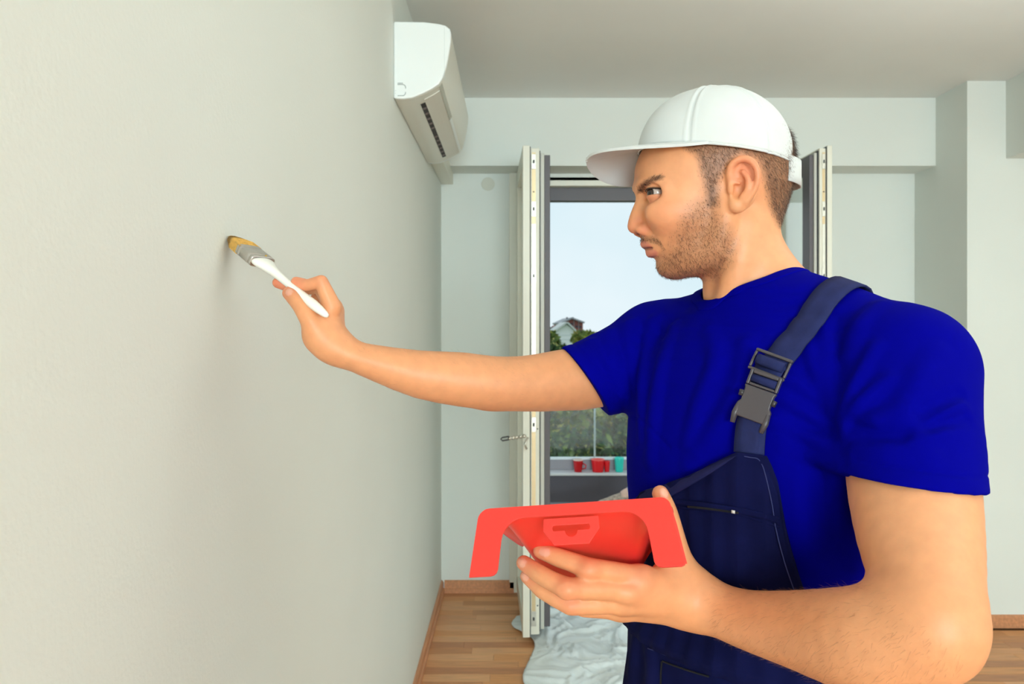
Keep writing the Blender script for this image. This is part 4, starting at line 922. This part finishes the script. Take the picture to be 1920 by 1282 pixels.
PV, PQ = polygonise(pants_f, (.02, .70, .02), (.60, 1.30, 1.14), .004)
overalls = np_mesh('overalls', PV, PQ, navym, person); tag(overalls, 'navy bib overalls')
print('pants', len(PV), time.time()-T0)
for s in (-1, 1):      # work shoes
    R = []
    for t_, w_, h_ in ((-.10, .028, .055), (-.07, .038, .085), (0, .040, .095), (.06, .042, .075), (.12, .047, .055), (.17, .040, .045), (.19, .02, .03)):
        c_ = legc(s, 0)+FD*t_; R.append([c_+LD*w_*math.cos(a)+np.array((0, 0, h_*.5+h_*.5*math.sin(a))) for a in np.linspace(0, 2*math.pi, 14, endpoint=False)])
    v, f = loft_rings(R); mesh_obj('work_shoe', v, f, mat('shoe_black', srgb(40, 38, 40), .5), person, True)
# bib: a curved panel over the shirt, given by angle round the trunk and height
def th_of(p): r_ = p-TC(0); return math.atan2(r_@LD, r_@FD)
torso_b = Un(.012, torso, pants, *fl)
def on_trunk(th, z, off):
    th, z, off = np.broadcast_arrays(np.asarray(th, float), np.asarray(z, float), np.asarray(off, float))
    dr = LD*np.sin(th)[:, None]+FD*np.cos(th)[:, None]; c_ = np.array([TC(0)]*len(th)); c_[:, 2] = z; r_ = np.full(len(th), .30)
    for _ in range(40): r_ = r_-torso_b(c_+dr*r_[:, None])*.85
    return c_+dr*(r_+off)[:, None]
def px_tzs(pix): return [(th_of(p), p[2]) for p in traces(torso_b, pix, .6)]
edge = px_tzs(((1215, 921), (1262, 905), (1300, 889), (1345, 865), (1385, 845), (1436, 852), (1444, 868), (1456, 900), (1464, 945), (1470, 985), (1479, 1025), (1490, 1065), (1506, 1112)))
edge = [(math.radians(-95), edge[0][1]-.10), (edge[0][0]-.35, edge[0][1]-.040)]+edge+[(edge[-1][0]+.12, edge[-1][1]-.035), (math.radians(95), 1.10)]
eth = np.array([e[0] for e in edge]); ez_ = np.array([e[1] for e in edge]); o_ = np.argsort(eth); eth, ez_ = eth[o_], ez_[o_]
def patch(name, m, ths, ztop, zbot, off, rows, thick=.0028, par=overalls, hem=.010, wr=None):
    nC = len(ths); A = []
    for i, t_ in enumerate(ths):
        zt = ztop(t_); zb = zbot(t_)
        for j in range(rows+1):
            s_ = (j/rows)**1.6; z = zt+(zb-zt)*s_; A.append((t_, z, off+(.0016 if (zt-z) < hem else 0)+(wr(t_, z) if wr else 0)))
    A = np.array(A); pts = on_trunk(A[:, 0], A[:, 1], A[:, 2])
    q = [(i*(rows+1)+j, (i+1)*(rows+1)+j, (i+1)*(rows+1)+j+1, i*(rows+1)+j+1) for i in range(nC-1) for j in range(rows)]
    o = np_mesh(name, pts, q, m, par); md = o.modifiers.new('thick', 'SOLIDIFY'); md.thickness = thick; md.offset = 0; return o
ths = np.unique(np.concatenate([np.linspace(eth[0], eth[-1], 70), eth]))
ztop = lambda t_: float(np.interp(t_, eth, ez_))
wr = lambda t_, z: .0022*math.sin(9*t_+14*z)*math.sin(23*z)+.0015*math.sin(31*t_+5)
bib = patch('bib', navym, ths, ztop, lambda t_: min(1.09, ztop(t_)-.004), .0065, 26, wr=wr)
# turned over top corner of the bib
U_ = px_tzs(((1386, 846), (1345, 865), (1300, 888), (1262, 904), (1232, 913), (1212, 919))); L_ = px_tzs(((1384, 852), (1350, 879), (1312, 905), (1268, 932), (1235, 955), (1212, 970)))
A = np.array([(a[0]+(b[0]-a[0])*j/4, a[1]+(b[1]-a[1])*j/4, .0085+.006*math.sin(j/4*2.2)) for a, b in zip(U_, L_) for j in range(5)]); pts = on_trunk(A[:, 0], A[:, 1], A[:, 2])
q = [(i*5+j, (i+1)*5+j, (i+1)*5+j+1, i*5+j+1) for i in range(5) for j in range(4)]
flap = np_mesh('bib_flap', pts, q, mat('navy_lining', srgb(30, 32, 76), .9, noise=.15, nscale=14, bump=.25, bscale=1100, bdist=.0005, spec=.15), overalls); md = flap.modifiers.new('thick', 'SOLIDIFY'); md.thickness = .003; md = flap.modifiers.new('sub', 'SUBSURF'); md.levels = md.render_levels = 2
def strip_on(name, m, pix, halfw, off, thick, par, f=None, n_sub=6, d0=.6, pre=(), taper=None):
    """band lying on the garment along photo-read points"""
    f = f or shirt_f0; C_ = list(pre)+[c for c in traces(f, pix, d0) if c is not None]
    C_ = vproj(f, catmull(np.array(C_), n_sub), .004, 4); n_ = len(C_)
    T_ = np.array([nrm(C_[min(i+1, n_-1)]-C_[max(i-1, 0)]) for i in range(n_)]); G_ = vgrad(f, C_, .012); W_ = np.cross(T_, G_); W_ /= np.linalg.norm(W_, axis=1)[:, None]
    cols = []
    for s_ in (-1, -.33, .33, 1):
        e = C_+W_*halfw*s_; d_ = f(e); cols.append(e+vgrad(f, e, .01)*np.where(d_ < 0, -d_*.9, -np.minimum(d_, .004)*.5)[:, None]+G_*off)
    V_ = np.stack(cols, 1).reshape(-1, 3)
    Q_ = [(i*4+j, (i+1)*4+j, (i+1)*4+j+1, i*4+j+1) for i in range(n_-1) for j in range(3)]
    o = np_mesh(name, V_, Q_, m, par); md = o.modifiers.new('thick', 'SOLIDIFY'); md.thickness = thick; md.offset = 0; return o
def proj(p, f=None):
    f = f or shirt_f0
    for _ in range(8): p = p-grad(f, p, .004)*f(p[None])[0]
    return p
top = trace(shirt_f0, 1580, 536, .6)
pre = [proj(np.array(v_)) for v_ in ((.415, 1.06, 1.10), (.440, 1.050, 1.25), (.445, 1.025, 1.37), (.440, .995, 1.455), (.428, .972, 1.505))]
strapm = mat('navy_webbing', srgb(38, 44, 88), .9, noise=.12, nscale=60, bump=.3, bscale=900, bdist=.0005, spec=.15)
strip_on('shoulder_strap', strapm, [(1580, 536), (1546, 566), (1508, 618), (1478, 656), (1452, 690)], .0165, .0045, .0024, overalls, pre=pre)
strip_on('shoulder_strap', strapm, [(1450, 672), (1445, 692), (1434, 716), (1424, 740)], .0170, .0035, .0024, overalls)
strip_on('bib_tab', strapm, [(1416, 780), (1411, 810), (1408, 850)], .0170, .0062, .0028, overalls)
# pocket on the bib
for pix, hw, off in (([(1268, 938), (1310, 942), (1384, 953), (1430, 962), (1464, 972)], .0035, .0095), ([(1280, 949), (1340, 954), (1395, 962), (1466, 984)], .0012, .0092)):
    strip_on('pocket_welt', navym, pix, hw, off, .0016, bib, f=torso_b)
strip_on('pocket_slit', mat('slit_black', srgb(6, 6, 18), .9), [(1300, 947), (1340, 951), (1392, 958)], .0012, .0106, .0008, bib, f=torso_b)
strip_on('label_stub', mat('label_white', srgb(214, 206, 200), .8), [(1381, 955), (1387, 956)], .0016, .0125, .001, bib, f=torso_b, n_sub=2)
stm_ = mat('navy_stitch', srgb(44, 50, 100), .9)
strip_on('hem_stitching', stm_, [(1388, 853), (1412, 857), (1429, 862), (1440, 890), (1451, 940), (1458, 985), (1467, 1025), (1478, 1065), (1492, 1108)], .0005, .0096, .0008, bib, f=torso_b)
# hip pocket and waist seam
wz = mat('navy_seam', srgb(38, 42, 92), .9)
strip_on('waist_seam', wz, [(1215, 1215), (1260, 1232), (1320, 1250), (1400, 1262), (1480, 1272)], .0006, .0012, .0010, overalls, f=pants_f)
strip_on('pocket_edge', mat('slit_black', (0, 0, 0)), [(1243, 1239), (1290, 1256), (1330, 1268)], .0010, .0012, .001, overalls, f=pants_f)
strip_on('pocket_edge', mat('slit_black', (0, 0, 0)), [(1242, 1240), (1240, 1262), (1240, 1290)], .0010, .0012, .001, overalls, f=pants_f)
# buckles
bkm = mat('buckle_plastic', srgb(74, 68, 72), .38, spec=.5)
def frame_at(px, py, tip, off):
    p = trace(shirt_f0, px, py, .6); n_ = grad(shirt_f0, p, .02); n_ = nrm(n_+.6*nrm(np.array((0, 0, EYE))-p)); q_ = trace(shirt_f0, *tip, .6); y_ = q_-p; y_ = nrm(y_-n_*(y_@n_)); x_ = np.cross(y_, n_)
    M = Matrix.Identity(4)
    for k, a in enumerate((x_, y_, n_)):
        for r_ in range(3): M[r_][k] = a[r_]
    M.translation = V(p+n_*off); return M
M1 = frame_at(1447, 687, (1480, 630), .008)
w_, h_, t_ = .0212, .0128, .0034
q = MB(); 
for a in ((-w_, w_, h_-t_, h_, -.002, .002), (-w_, w_, -h_, -h_+t_, -.002, .002), (-w_, -w_+t_*.9, -h_+t_, h_-t_, -.002, .002), (w_-t_*.9, w_, -h_+t_, h_-t_, -.002, .002)): q.box(*a, M=M1)
q.build('strap_adjuster', bkm, overalls, bevel=.0011)
MB().tube([V(M1 @ Vector((x, .001, .0005))) for x in (-.0155, -.008, 0, .008, .0155)], .0062, 10).build('strap_loop', strapm, overalls, smooth=True)
M2 = frame_at(1421, 757, (1446, 694), .009)
bk = MB()
bk.prism([(-.0175, -.020), (.0175, -.020), (.0195, -.006), (.0165, -.002), (.0165, .012), (.0185, .016), (-.0185, .016), (-.0165, .012), (-.0165, -.002), (-.0195, -.006)], 2, -.0035, .0035, M=M2)
body_b = bk.build('buckle', bkm, overalls, bevel=.0016)
q = MB()
for a in ((-.0178, -.0142, .0166, .034, -.003, .003), (.0142, .0178, .0166, .034, -.003, .003), (-.0142, .0142, .0300, .0342, -.003, .003), (-.0142, .0142, .0166, .0196, -.003, .003)): q.box(*a, M=M2)
q.build('buckle_latch', bkm, body_b, bevel=.0012)
MB().tube([V(M2 @ Vector((x, .0250, -.001))) for x in (-.0138, 0, .0138)], .0048, 10).build('strap_loop', strapm, body_b, smooth=True)
for s in (-1, 1): MB().tube([V(M2 @ Vector((s*.0168, -.008, .001))), V(M2 @ Vector((s*.0175, -.018, .001))), V(M2 @ Vector((s*.0165, -.029, 0)))], [.0030, .0036, .0028], 8).build('buckle_prong', bkm, body_b, smooth=True)
for s in (-1, 1): MB().tube([V(M2 @ Vector((s*.0180, .002, .0015))), V(M2 @ Vector((s*.0186, .0085, .0015)))], .0030, 8).build('buckle_button', mat('buckle_dark', srgb(52, 48, 52), .35), body_b, smooth=True)
# ================================================================ CAP
cap = tag(empty('cap', (HP(1338, 300)[0], DH, 1.69)), 'white cotton baseball cap'); cap.parent = person; cap.matrix_parent_inverse = Matrix.Translation(-person.location)
capm = mat('cap_cotton', srgb(212, 214, 212), .85, noise=.015, nscale=40, bump=.25, bscale=1500, bdist=.0003, spec=.15)
KC = HP(1339, 300); KA, KL, KU = .0985, .0845, .0930
def rimz(a): return 1.6945+.012*a/KA - KC[2]            # rim height relative to the centre; a = forward offset
def crown_pt(th, v, out=0.0):
    """th: 0 = front, + = his left; v: 0 rim .. 1 top"""
    ca, sa = math.cos(th), math.sin(th)
    u0 = rimz(KA*ca)/KU; ph0 = math.asin(max(-.6, min(.6, u0))); ph = ph0+(math.pi/2-ph0)*v
    rr = math.cos(ph)**.96; front = 1+.015*max(0, ca)*math.sin(2*max(0, ph))
    seam = min(abs((math.degrees(th)+360+30) % 60-30), 30)
    gr = -.0016*math.exp(-(seam*rr/1.1)**2)+.0009*math.exp(-((seam*rr-2.6)/1.0)**2)
    k = 1+(gr+out)/.09
    wv = .0012*math.sin(5*th+3*v)*math.sin(3.1*v)
    return np.array((KC[0]-KA*ca*rr*k*front-wv*ca, KC[1]-KL*sa*rr*k-wv*sa, KC[2]+KU*math.sin(ph)*(k if v > .05 else 1)))
NT, NV = 240, 44
def opening(th, v): 
    d = math.pi-abs(th); return (d/.50)**2+((v+.02)/.36)**2 < 1
pts = []; q = []; ok = {}
for i in range(NT):
    th = -math.pi+2*math.pi*i/NT
    for j in range(NV+1): pts.append(crown_pt(th, min(.999, (j/NV)), 0))
for i in range(NT):
    for j in range(NV):
        th = -math.pi+2*math.pi*(i+.5)/NT
        if opening(th if th < math.pi else th-2*math.pi, (j+.5)/NV): continue
        i2 = (i+1) % NT; q.append((i*(NV+1)+j, i2*(NV+1)+j, i2*(NV+1)+j+1, i*(NV+1)+j+1))
crown = np_mesh('crown', pts, q, capm, cap); md = crown.modifiers.new('thick', 'SOLIDIFY'); md.thickness = .0022; md.offset = -1
MB().lathe([(0, .0062), (.004, .0058), (.0068, .004), (.0075, .0005), (.0075, -.002)], 20, tuple(crown_pt(0, 1.0)+np.array((0, 0, -.0012)))).build('cap_button', capm, cap, smooth=True)
# sweatband edge
MB().tube([crown_pt(t_, 0, -.001)+np.array((0, 0, -.0006)) for t_ in np.linspace(-2.62, 2.62, 90)], .0016, 6).build('rim_edge', capm, cap, smooth=True)
# brim
NB, NR = 60, 14; pts = []; TH = math.radians(74)
def brim_pt(t_, r_):
    th = TH*t_; a = crown_pt(th, 0, .0005); reach = .0665*(max(0, 1-abs(t_)**2.6))**.55
    fwd = np.array((-1, -.12*math.sin(th), 0)); l = KC[1]-a[1]
    p = a+fwd*reach*r_
    l2 = (KC[1]-p[1])/KL
    p[2] += -.014*r_*reach/.0735-.020*l2*l2*(.35+.65*r_)*(reach/.0735)*(1.3 if l2 < 0 else .55)+.012*l2*r_*(reach/.0735)
    return p
for i in range(NB+1):
    for j in range(NR+1): pts.append(brim_pt(-1+2*i/NB, j/NR))
q = [(i*(NR+1)+j, (i+1)*(NR+1)+j, (i+1)*(NR+1)+j+1, i*(NR+1)+j+1) for i in range(NB) for j in range(NR)]
brim = np_mesh('brim', pts, q, capm, cap); md = brim.modifiers.new('thick', 'SOLIDIFY'); md.thickness = .0034; md.offset = 0; md = brim.modifiers.new('bev', 'BEVEL'); md.width = .0012; md.segments = 2; md.limit_method = 'ANGLE'
for r_ in (.18, .34, .50, .66, .82, .95):
    MB().tube([brim_pt(t_, r_)+np.array((0, 0, .0015)) for t_ in np.linspace(-.93, .93, 60)], .00045, 5).build('brim_stitching', capm, cap, smooth=True)
# closing strap across the opening
pts = []
for i in range(25):
    th = math.pi-.62+1.24*i/24; e = crown_pt(th, 0, 0); bul = .0125*math.cos((i/24-.5)*math.pi)
    for k in (-.026, -.015, -.004, .006): pts.append(e+np.array((bul*-math.cos(th), bul*-math.sin(th)*.6, k)))
q = [(i*4+j, (i+1)*4+j, (i+1)*4+j+1, i*4+j+1) for i in range(24) for j in range(3)]
st = np_mesh('cap_strap', pts, q, capm, cap); md = st.modifiers.new('thick', 'SOLIDIFY'); md.thickness = .0022
# tuft of hair through the opening
tm = np.where((BV[:, 2] > 1.69) & (BV[:, 2] < 1.728) & (BV[:, 0] > HP(1455, 300)[0]) & (np.abs(BV[:, 1]-DH) < .036), 1.0, 0)
if tm.sum(): strands('hair', tm, 900, .0100, lambda v: np.tile(np.array((.5, 0, -.6)), (len(v), 1)), 1.0, .00013, mat('hair_dark', srgb(52, 36, 32), .45), .3)
# ================================================================ PAINT BRUSH
BE, BT = P(614, 593, .990), P(433.5, 443, 1.1045)        # handle end, bristle tip at the wall
ba = nrm(BT-BE); BL = np.linalg.norm(BT-BE); bv = nrm((BE+BT)/2-np.array((0, 0, EYE))); be = np.cross(bv, ba); be = nrm(be if be[2] > 0 else -be); bv = nrm(bv-ba*(bv@ba)); bw = nrm(bv*.90+be*.43); bt = np.cross(ba, bw)
brush = tag(empty('paint_brush', tuple(BE)), 'flat paint brush with white handle and golden bristles pressed to the wall', 'paint brush')
def bsec(s_, hw, ht, n=20, p_=2.0, bend=0.0):
    c_ = BE+ba*s_*BL+np.array((bend, 0, 0)); out = []
    for k in range(n):
        a = 2*math.pi*k/n; ca, sa = math.cos(a), math.sin(a); out.append(c_+bw*hw*math.copysign(abs(ca)**(2/p_), ca)+bt*ht*math.copysign(abs(sa)**(2/p_), sa))
    return out
hr = [(0, .001, .001), (.006, .0034, .0028), (.03, .0054, .0042), (.08, .0072, .0055), (.14, .0080, .0062), (.20, .0072, .0058), (.28, .0058, .0050), (.38, .0052, .0048), (.46, .0060, .0052), (.52, .0078, .0058), (.58, .0125, .0064), (.615, .0170, .0068), (.64, .0180, .0069), (.655, .0180, .0069)]
v, f = loft_rings([bsec(a, b, c_) for a, b, c_ in hr]); mesh_obj('handle', v, f, mat('handle_white', srgb(243, 240, 230), .28, coat=.2), brush, True)
v, f = loft_rings([bsec(a, b, c_, 28, 5) for a, b, c_ in ((.650, .0178, .0070), (.652, .0190, .0078), (.672, .0190, .0078), (.676, .0183, .0071), (.684, .0183, .0071), (.688, .0191, .0079), (.700, .0191, .0079), (.765, .0191, .0078), (.770, .0184, .0071), (.776, .0184, .0071), (.781, .0191, .0078), (.792, .0191, .0078), (.797, .0184, .0071), (.802, .0184, .0071), (.806, .0190, .0078), (.812, .0188, .0076))])
mesh_obj('ferrule', v, f, mat('ferrule_tin', srgb(196, 192, 186), .32, metal=.9, noise=.08, nscale=80), brush, True)
v, f = loft_rings([bsec(a, b, c_, 20, 2.2) for a, b, c_ in ((.56, .002, .0070), (.60, .004, .0074), (.64, .0052, .0073))])
for s in (-1, 1):
    q = MB().lathe([(0, .0014), (.0013, .001), (.0016, 0)], 10, M=Matrix.Translation(V(BE+ba*BL*.675+bt*s*.0078+bw*.006)) @ Vector((0, 0, 1)).rotation_difference(V(bt*s)).to_matrix().to_4x4()); q.build('rivet', mat('rivet_gold', srgb(210, 170, 80), .35, metal=.8), brush, smooth=True)
# bristles: thousands of hairs, one part
nb = 5200; u_ = rng.uniform(-1, 1, nb); w_ = rng.uniform(-1, 1, nb)
b0 = BE+ba*BL*.80+bw*(u_*.0178)[:, None]+bt*(w_*.0068)[:, None]
tipc = .925+.068*np.sqrt(np.clip(1-(u_*.95)**2, 0, 1))*rng.uniform(.93, 1.0, nb)
b1 = BE+ba*BL*(.80+(tipc-.80)*.55)[:, None]+bw*(u_*.0172+rng.normal(size=nb)*.0006)[:, None]+bt*(w_*.0066)[:, None]
b2 = BE+ba*(BL*tipc)[:, None]+bw*(u_*.0120+rng.normal(size=nb)*.0009)[:, None]+bt*(w_*.0022+rng.normal(size=nb)*.0004)[:, None]
b2[:, 0] = np.maximum(b2[:, 0], XL+.0012); b1[:, 0] = np.maximum(b1[:, 0], XL+.0015)
wd = .00016; s1 = bw*wd; s2 = bt*wd
V_ = np.stack([b0+s1, b0-s1*.5+s2, b0-s1*.5-s2, b1+s1, b1-s1*.5+s2, b1-s1*.5-s2, b2], 1).reshape(-1, 3); o7 = np.arange(nb)[:, None]*7
br = np_mesh('bristles', V_, np.concatenate([o7+np.array([0, 1, 4, 3]), o7+np.array([1, 2, 5, 4]), o7+np.array([2, 0, 3, 5])]), mat('bristle_gold', srgb(248, 196, 104), .55, noise=.22, nscale=260), brush, smooth=False, tris=np.concatenate([o7+np.array([3, 4, 6]), o7+np.array([4, 5, 6]), o7+np.array([5, 3, 6])])); br['kind'] = 'stuff'
# ================================================================ PAINT TRAY
trm = mat('tray_red', srgb(246, 58, 48), .36, sss=.25, spec=.5)
TL, TR_ = P(902, 957, .795), P(1254, 934, .765)
tx = nrm(TR_-TL); ty = np.array((.16, .92, -.40)); ty = nrm(ty-tx*(ty@tx)); tz = np.cross(tx, ty)
TO = (TL+TR_)/2; TW = np.linalg.norm(TR_-TL)/2
tray = tag(empty('paint_tray', tuple(TO)), 'small red plastic paint tray with two legs held in the left hand', 'paint tray')
def TP(x, y, z): return TO+tx*x+ty*y+tz*z
# leg frame: a flared sheet cut to a bridge with two legs
def sheet(name, outline_fn, th, par, m=trm, bev=.0006):
    pass
DEP, HT = .0655, .0175                                     # leg drop, height of the bridge band
def front(x, z): return TP(x*(1+.10*(-z)/DEP), -.006-.012*(-z)/DEP, z)     # flares outwards and towards the viewer going down
def poly_sheet(name, loops, th, par, mp, m=trm):
    """flat outline (with holes) triangulated, mapped and thickened"""
    bm = bmesh.new(); es = []
    for lp in loops:
        vs = [bm.verts.new((x, z, 0)) for x, z in lp]; es += [bm.edges.new((vs[i], vs[(i+1) % len(vs)])) for i in range(len(vs))]
    bmesh.ops.triangle_fill(bm, edges=es, use_beauty=True)
    bmesh.ops.subdivide_edges(bm, edges=[e for e in bm.edges if e.calc_length() > .03], cuts=2)
    for vt in bm.verts: vt.co = V(mp(vt.co.x, vt.co.y))
    bmesh.ops.recalc_face_normals(bm, faces=bm.faces[:])
    me = bpy.data.meshes.new(name); bm.to_mesh(me); bm.free(); o = link(name, me, m, par)
    md = o.modifiers.new('thick', 'SOLIDIFY'); md.thickness = th; md.offset = 0; md = o.modifiers.new('bev', 'BEVEL'); md.width = th*.35; md.segments = 2; md.limit_method = 'ANGLE'; md.angle_limit = math.radians(50)
    return o
def arc(cx, cz, r, a0, a1, n=7): return [(cx+r*math.cos(math.radians(a)), cz+r*math.sin(math.radians(a))) for a in np.linspace(a0, a1, n)]
lw_ = .0255; ri = .020; iw = TW-lw_
outl = arc(-TW+.010, -.010, .010, 180, 90)+arc(TW-.008, -.008, .008, 90, 0)+[(TW, -DEP+.002)]+arc(TW-.004, -DEP+.004, .004, 0, -90, 3)+arc(iw+.006, -DEP+.006, .006, 270, 180, 4)+arc(iw-ri, -HT-ri+.006, ri, 0, 90)+arc(-iw+ri, -HT-ri+.006, ri, 90, 180)+arc(-iw-.006, -DEP+.006, .006, 0, -90, 4)+[(-TW+.001, -DEP)]
poly_sheet('leg_frame', [outl], .0026, tray, front)
# hang tab with slot
tw_ = .0260; zt = -HT+.0075; zb = -HT-.0185
slot = [(-.0175, -HT-.0015), (-.0165, -HT+.0005), (.0165, -HT+.0005), (.0175, -HT-.0015), (.0175, -HT-.0035), (.0165, -HT-.0050), (.0065, -HT-.0050)]+arc(0, -HT-.0055, .0058, 0, -180, 7)+[(-.0065, -HT-.0050), (-.0165, -HT-.0050), (-.0175, -HT-.0035)]
poly_sheet('hang_tab', [[(-tw_, zt), (tw_, zt), (tw_, -HT-.0045), (tw_*.60, zb), (-tw_*.60, zb), (-tw_, -HT-.0045)], slot], .0024, tray, lambda x, z: front(x-.002, z-.004)+ty*.0005)
# pan: rim, sloping ramp and well, as one thin shell
LN = .235
secs = [(0.0, TW*.94, TW*.93, .004), (.006, TW*.95, iw+.004, .010), (.03, TW*.97, iw+.002, .018), (.10, TW*.97, iw-.006, .040), (.165, TW*.97, iw-.014, .060), (.215, TW*.96, iw-.018, .062), (.228, TW*.95, iw-.012, .040), (LN, TW*.94, TW*.88, .004)]
prof_n = 16; rings = []
for y_, wt, wb_, dp in secs:
    fg = 0.0 if y_ < .01 else .005
    ring_ = [(-wt-fg-.001, y_, -.003), (-wt-fg, y_, -.0006), (-wt+.002, y_, 0)]
    for k in range(prof_n+1):
        s_ = -1+2*k/prof_n; x = wb_*math.copysign(min(1, abs(s_)*1.12), s_) if abs(s_) < .9 else math.copysign(wb_+(wt-wb_)*(abs(s_)-.9)/.1*.5, s_)
        edge_ = np.clip((abs(s_)-.78)/.22, 0, 1); ring_.append((x, y_, -dp*(1-edge_**2.2)))
    ring_ += [(wt-.002, y_, 0), (wt+fg, y_, -.0006), (wt+fg+.001, y_, -.003)]; rings.append([TP(*p) for p in ring_])
n_ = len(rings[0]); V_ = [p for r_ in rings for p in r_]; q = [(i*n_+k, i*n_+k+1, (i+1)*n_+k+1, (i+1)*n_+k) for i in range(len(rings)-1) for k in range(n_-1)]
pan = np_mesh('pan', V_, q, trm, tray); md = pan.modifiers.new('sub', 'SUBSURF'); md.levels = md.render_levels = 2; md = pan.modifiers.new('thick', 'SOLIDIFY'); md.thickness = .0020; md.offset = 0
# ================================================================ DROP CLOTH
from mathutils import noise as mnoise
NX, NY = 190, 230; X0, X1, Y0, Y1 = .02, 1.75, 2.35, 4.16; pts = []
for i in range(NX+1):
    for j in range(NY+1):
        u1, v1 = i/NX, j/NY; y_ = Y0+(Y1-Y0)*v1+.05*mnoise.noise(Vector((u1*6, 3.3, 0)))*v1; lft = .075+.025*math.sin(y_*9)+.03*mnoise.noise(Vector((y_*4, 1, 0)))-.055*math.exp(-((y_-3.92)/.10)**2)
        x_ = lft+(X1-lft)*u1
        p = Vector((x_, y_, .3)); wv = mnoise.noise_vector(p*4.5)*.16; wv.z = 0; p2 = p+wv
        r1 = 1-abs(mnoise.noise(Vector((p2.x*5+p2.y*2, p2.y*4-p2.x*2, .7)))); r2 = 1-abs(mnoise.noise(Vector((p2.x*11-p2.y*7, p2.y*10+p2.x*3, 4.2)))); r3 = 1-abs(mnoise.noise(Vector((p2.x*26+p2.y*9, p2.y*17, 8.1))))
        h_ = .040*max(0, r1-.3)**2.2+.050*max(0, r2-.3)**2.8+.022*max(0, r3-.2)**2.6+.012*(mnoise.noise(p*3)+.5)
        h_ = max(0, h_)
        e = min(1, min(u1, 1-u1)*14, min(v1, 1-v1)*14); dr = .35+.65*e
        pts.append((x_+.006*wv.x, y_+.006*wv.y, .0022+h_*dr))
q = [(i*(NY+1)+j, (i+1)*(NY+1)+j, (i+1)*(NY+1)+j+1, i*(NY+1)+j+1) for i in range(NX) for j in range(NY)]
dc_ = np_mesh('drop_cloth', pts, q, mat('plastic_sheet', srgb(240, 247, 248), .3, spec=.7, sss=.0, noise=.04, nscale=6), None); md = dc_.modifiers.new('thick', 'SOLIDIFY'); md.thickness = .0009; md.offset = 1
tag(dc_, 'crumpled white plastic drop sheet spread on the parquet by the balcony door', 'drop cloth')
bpy.context.view_layer.update()
print('all', time.time()-T0)
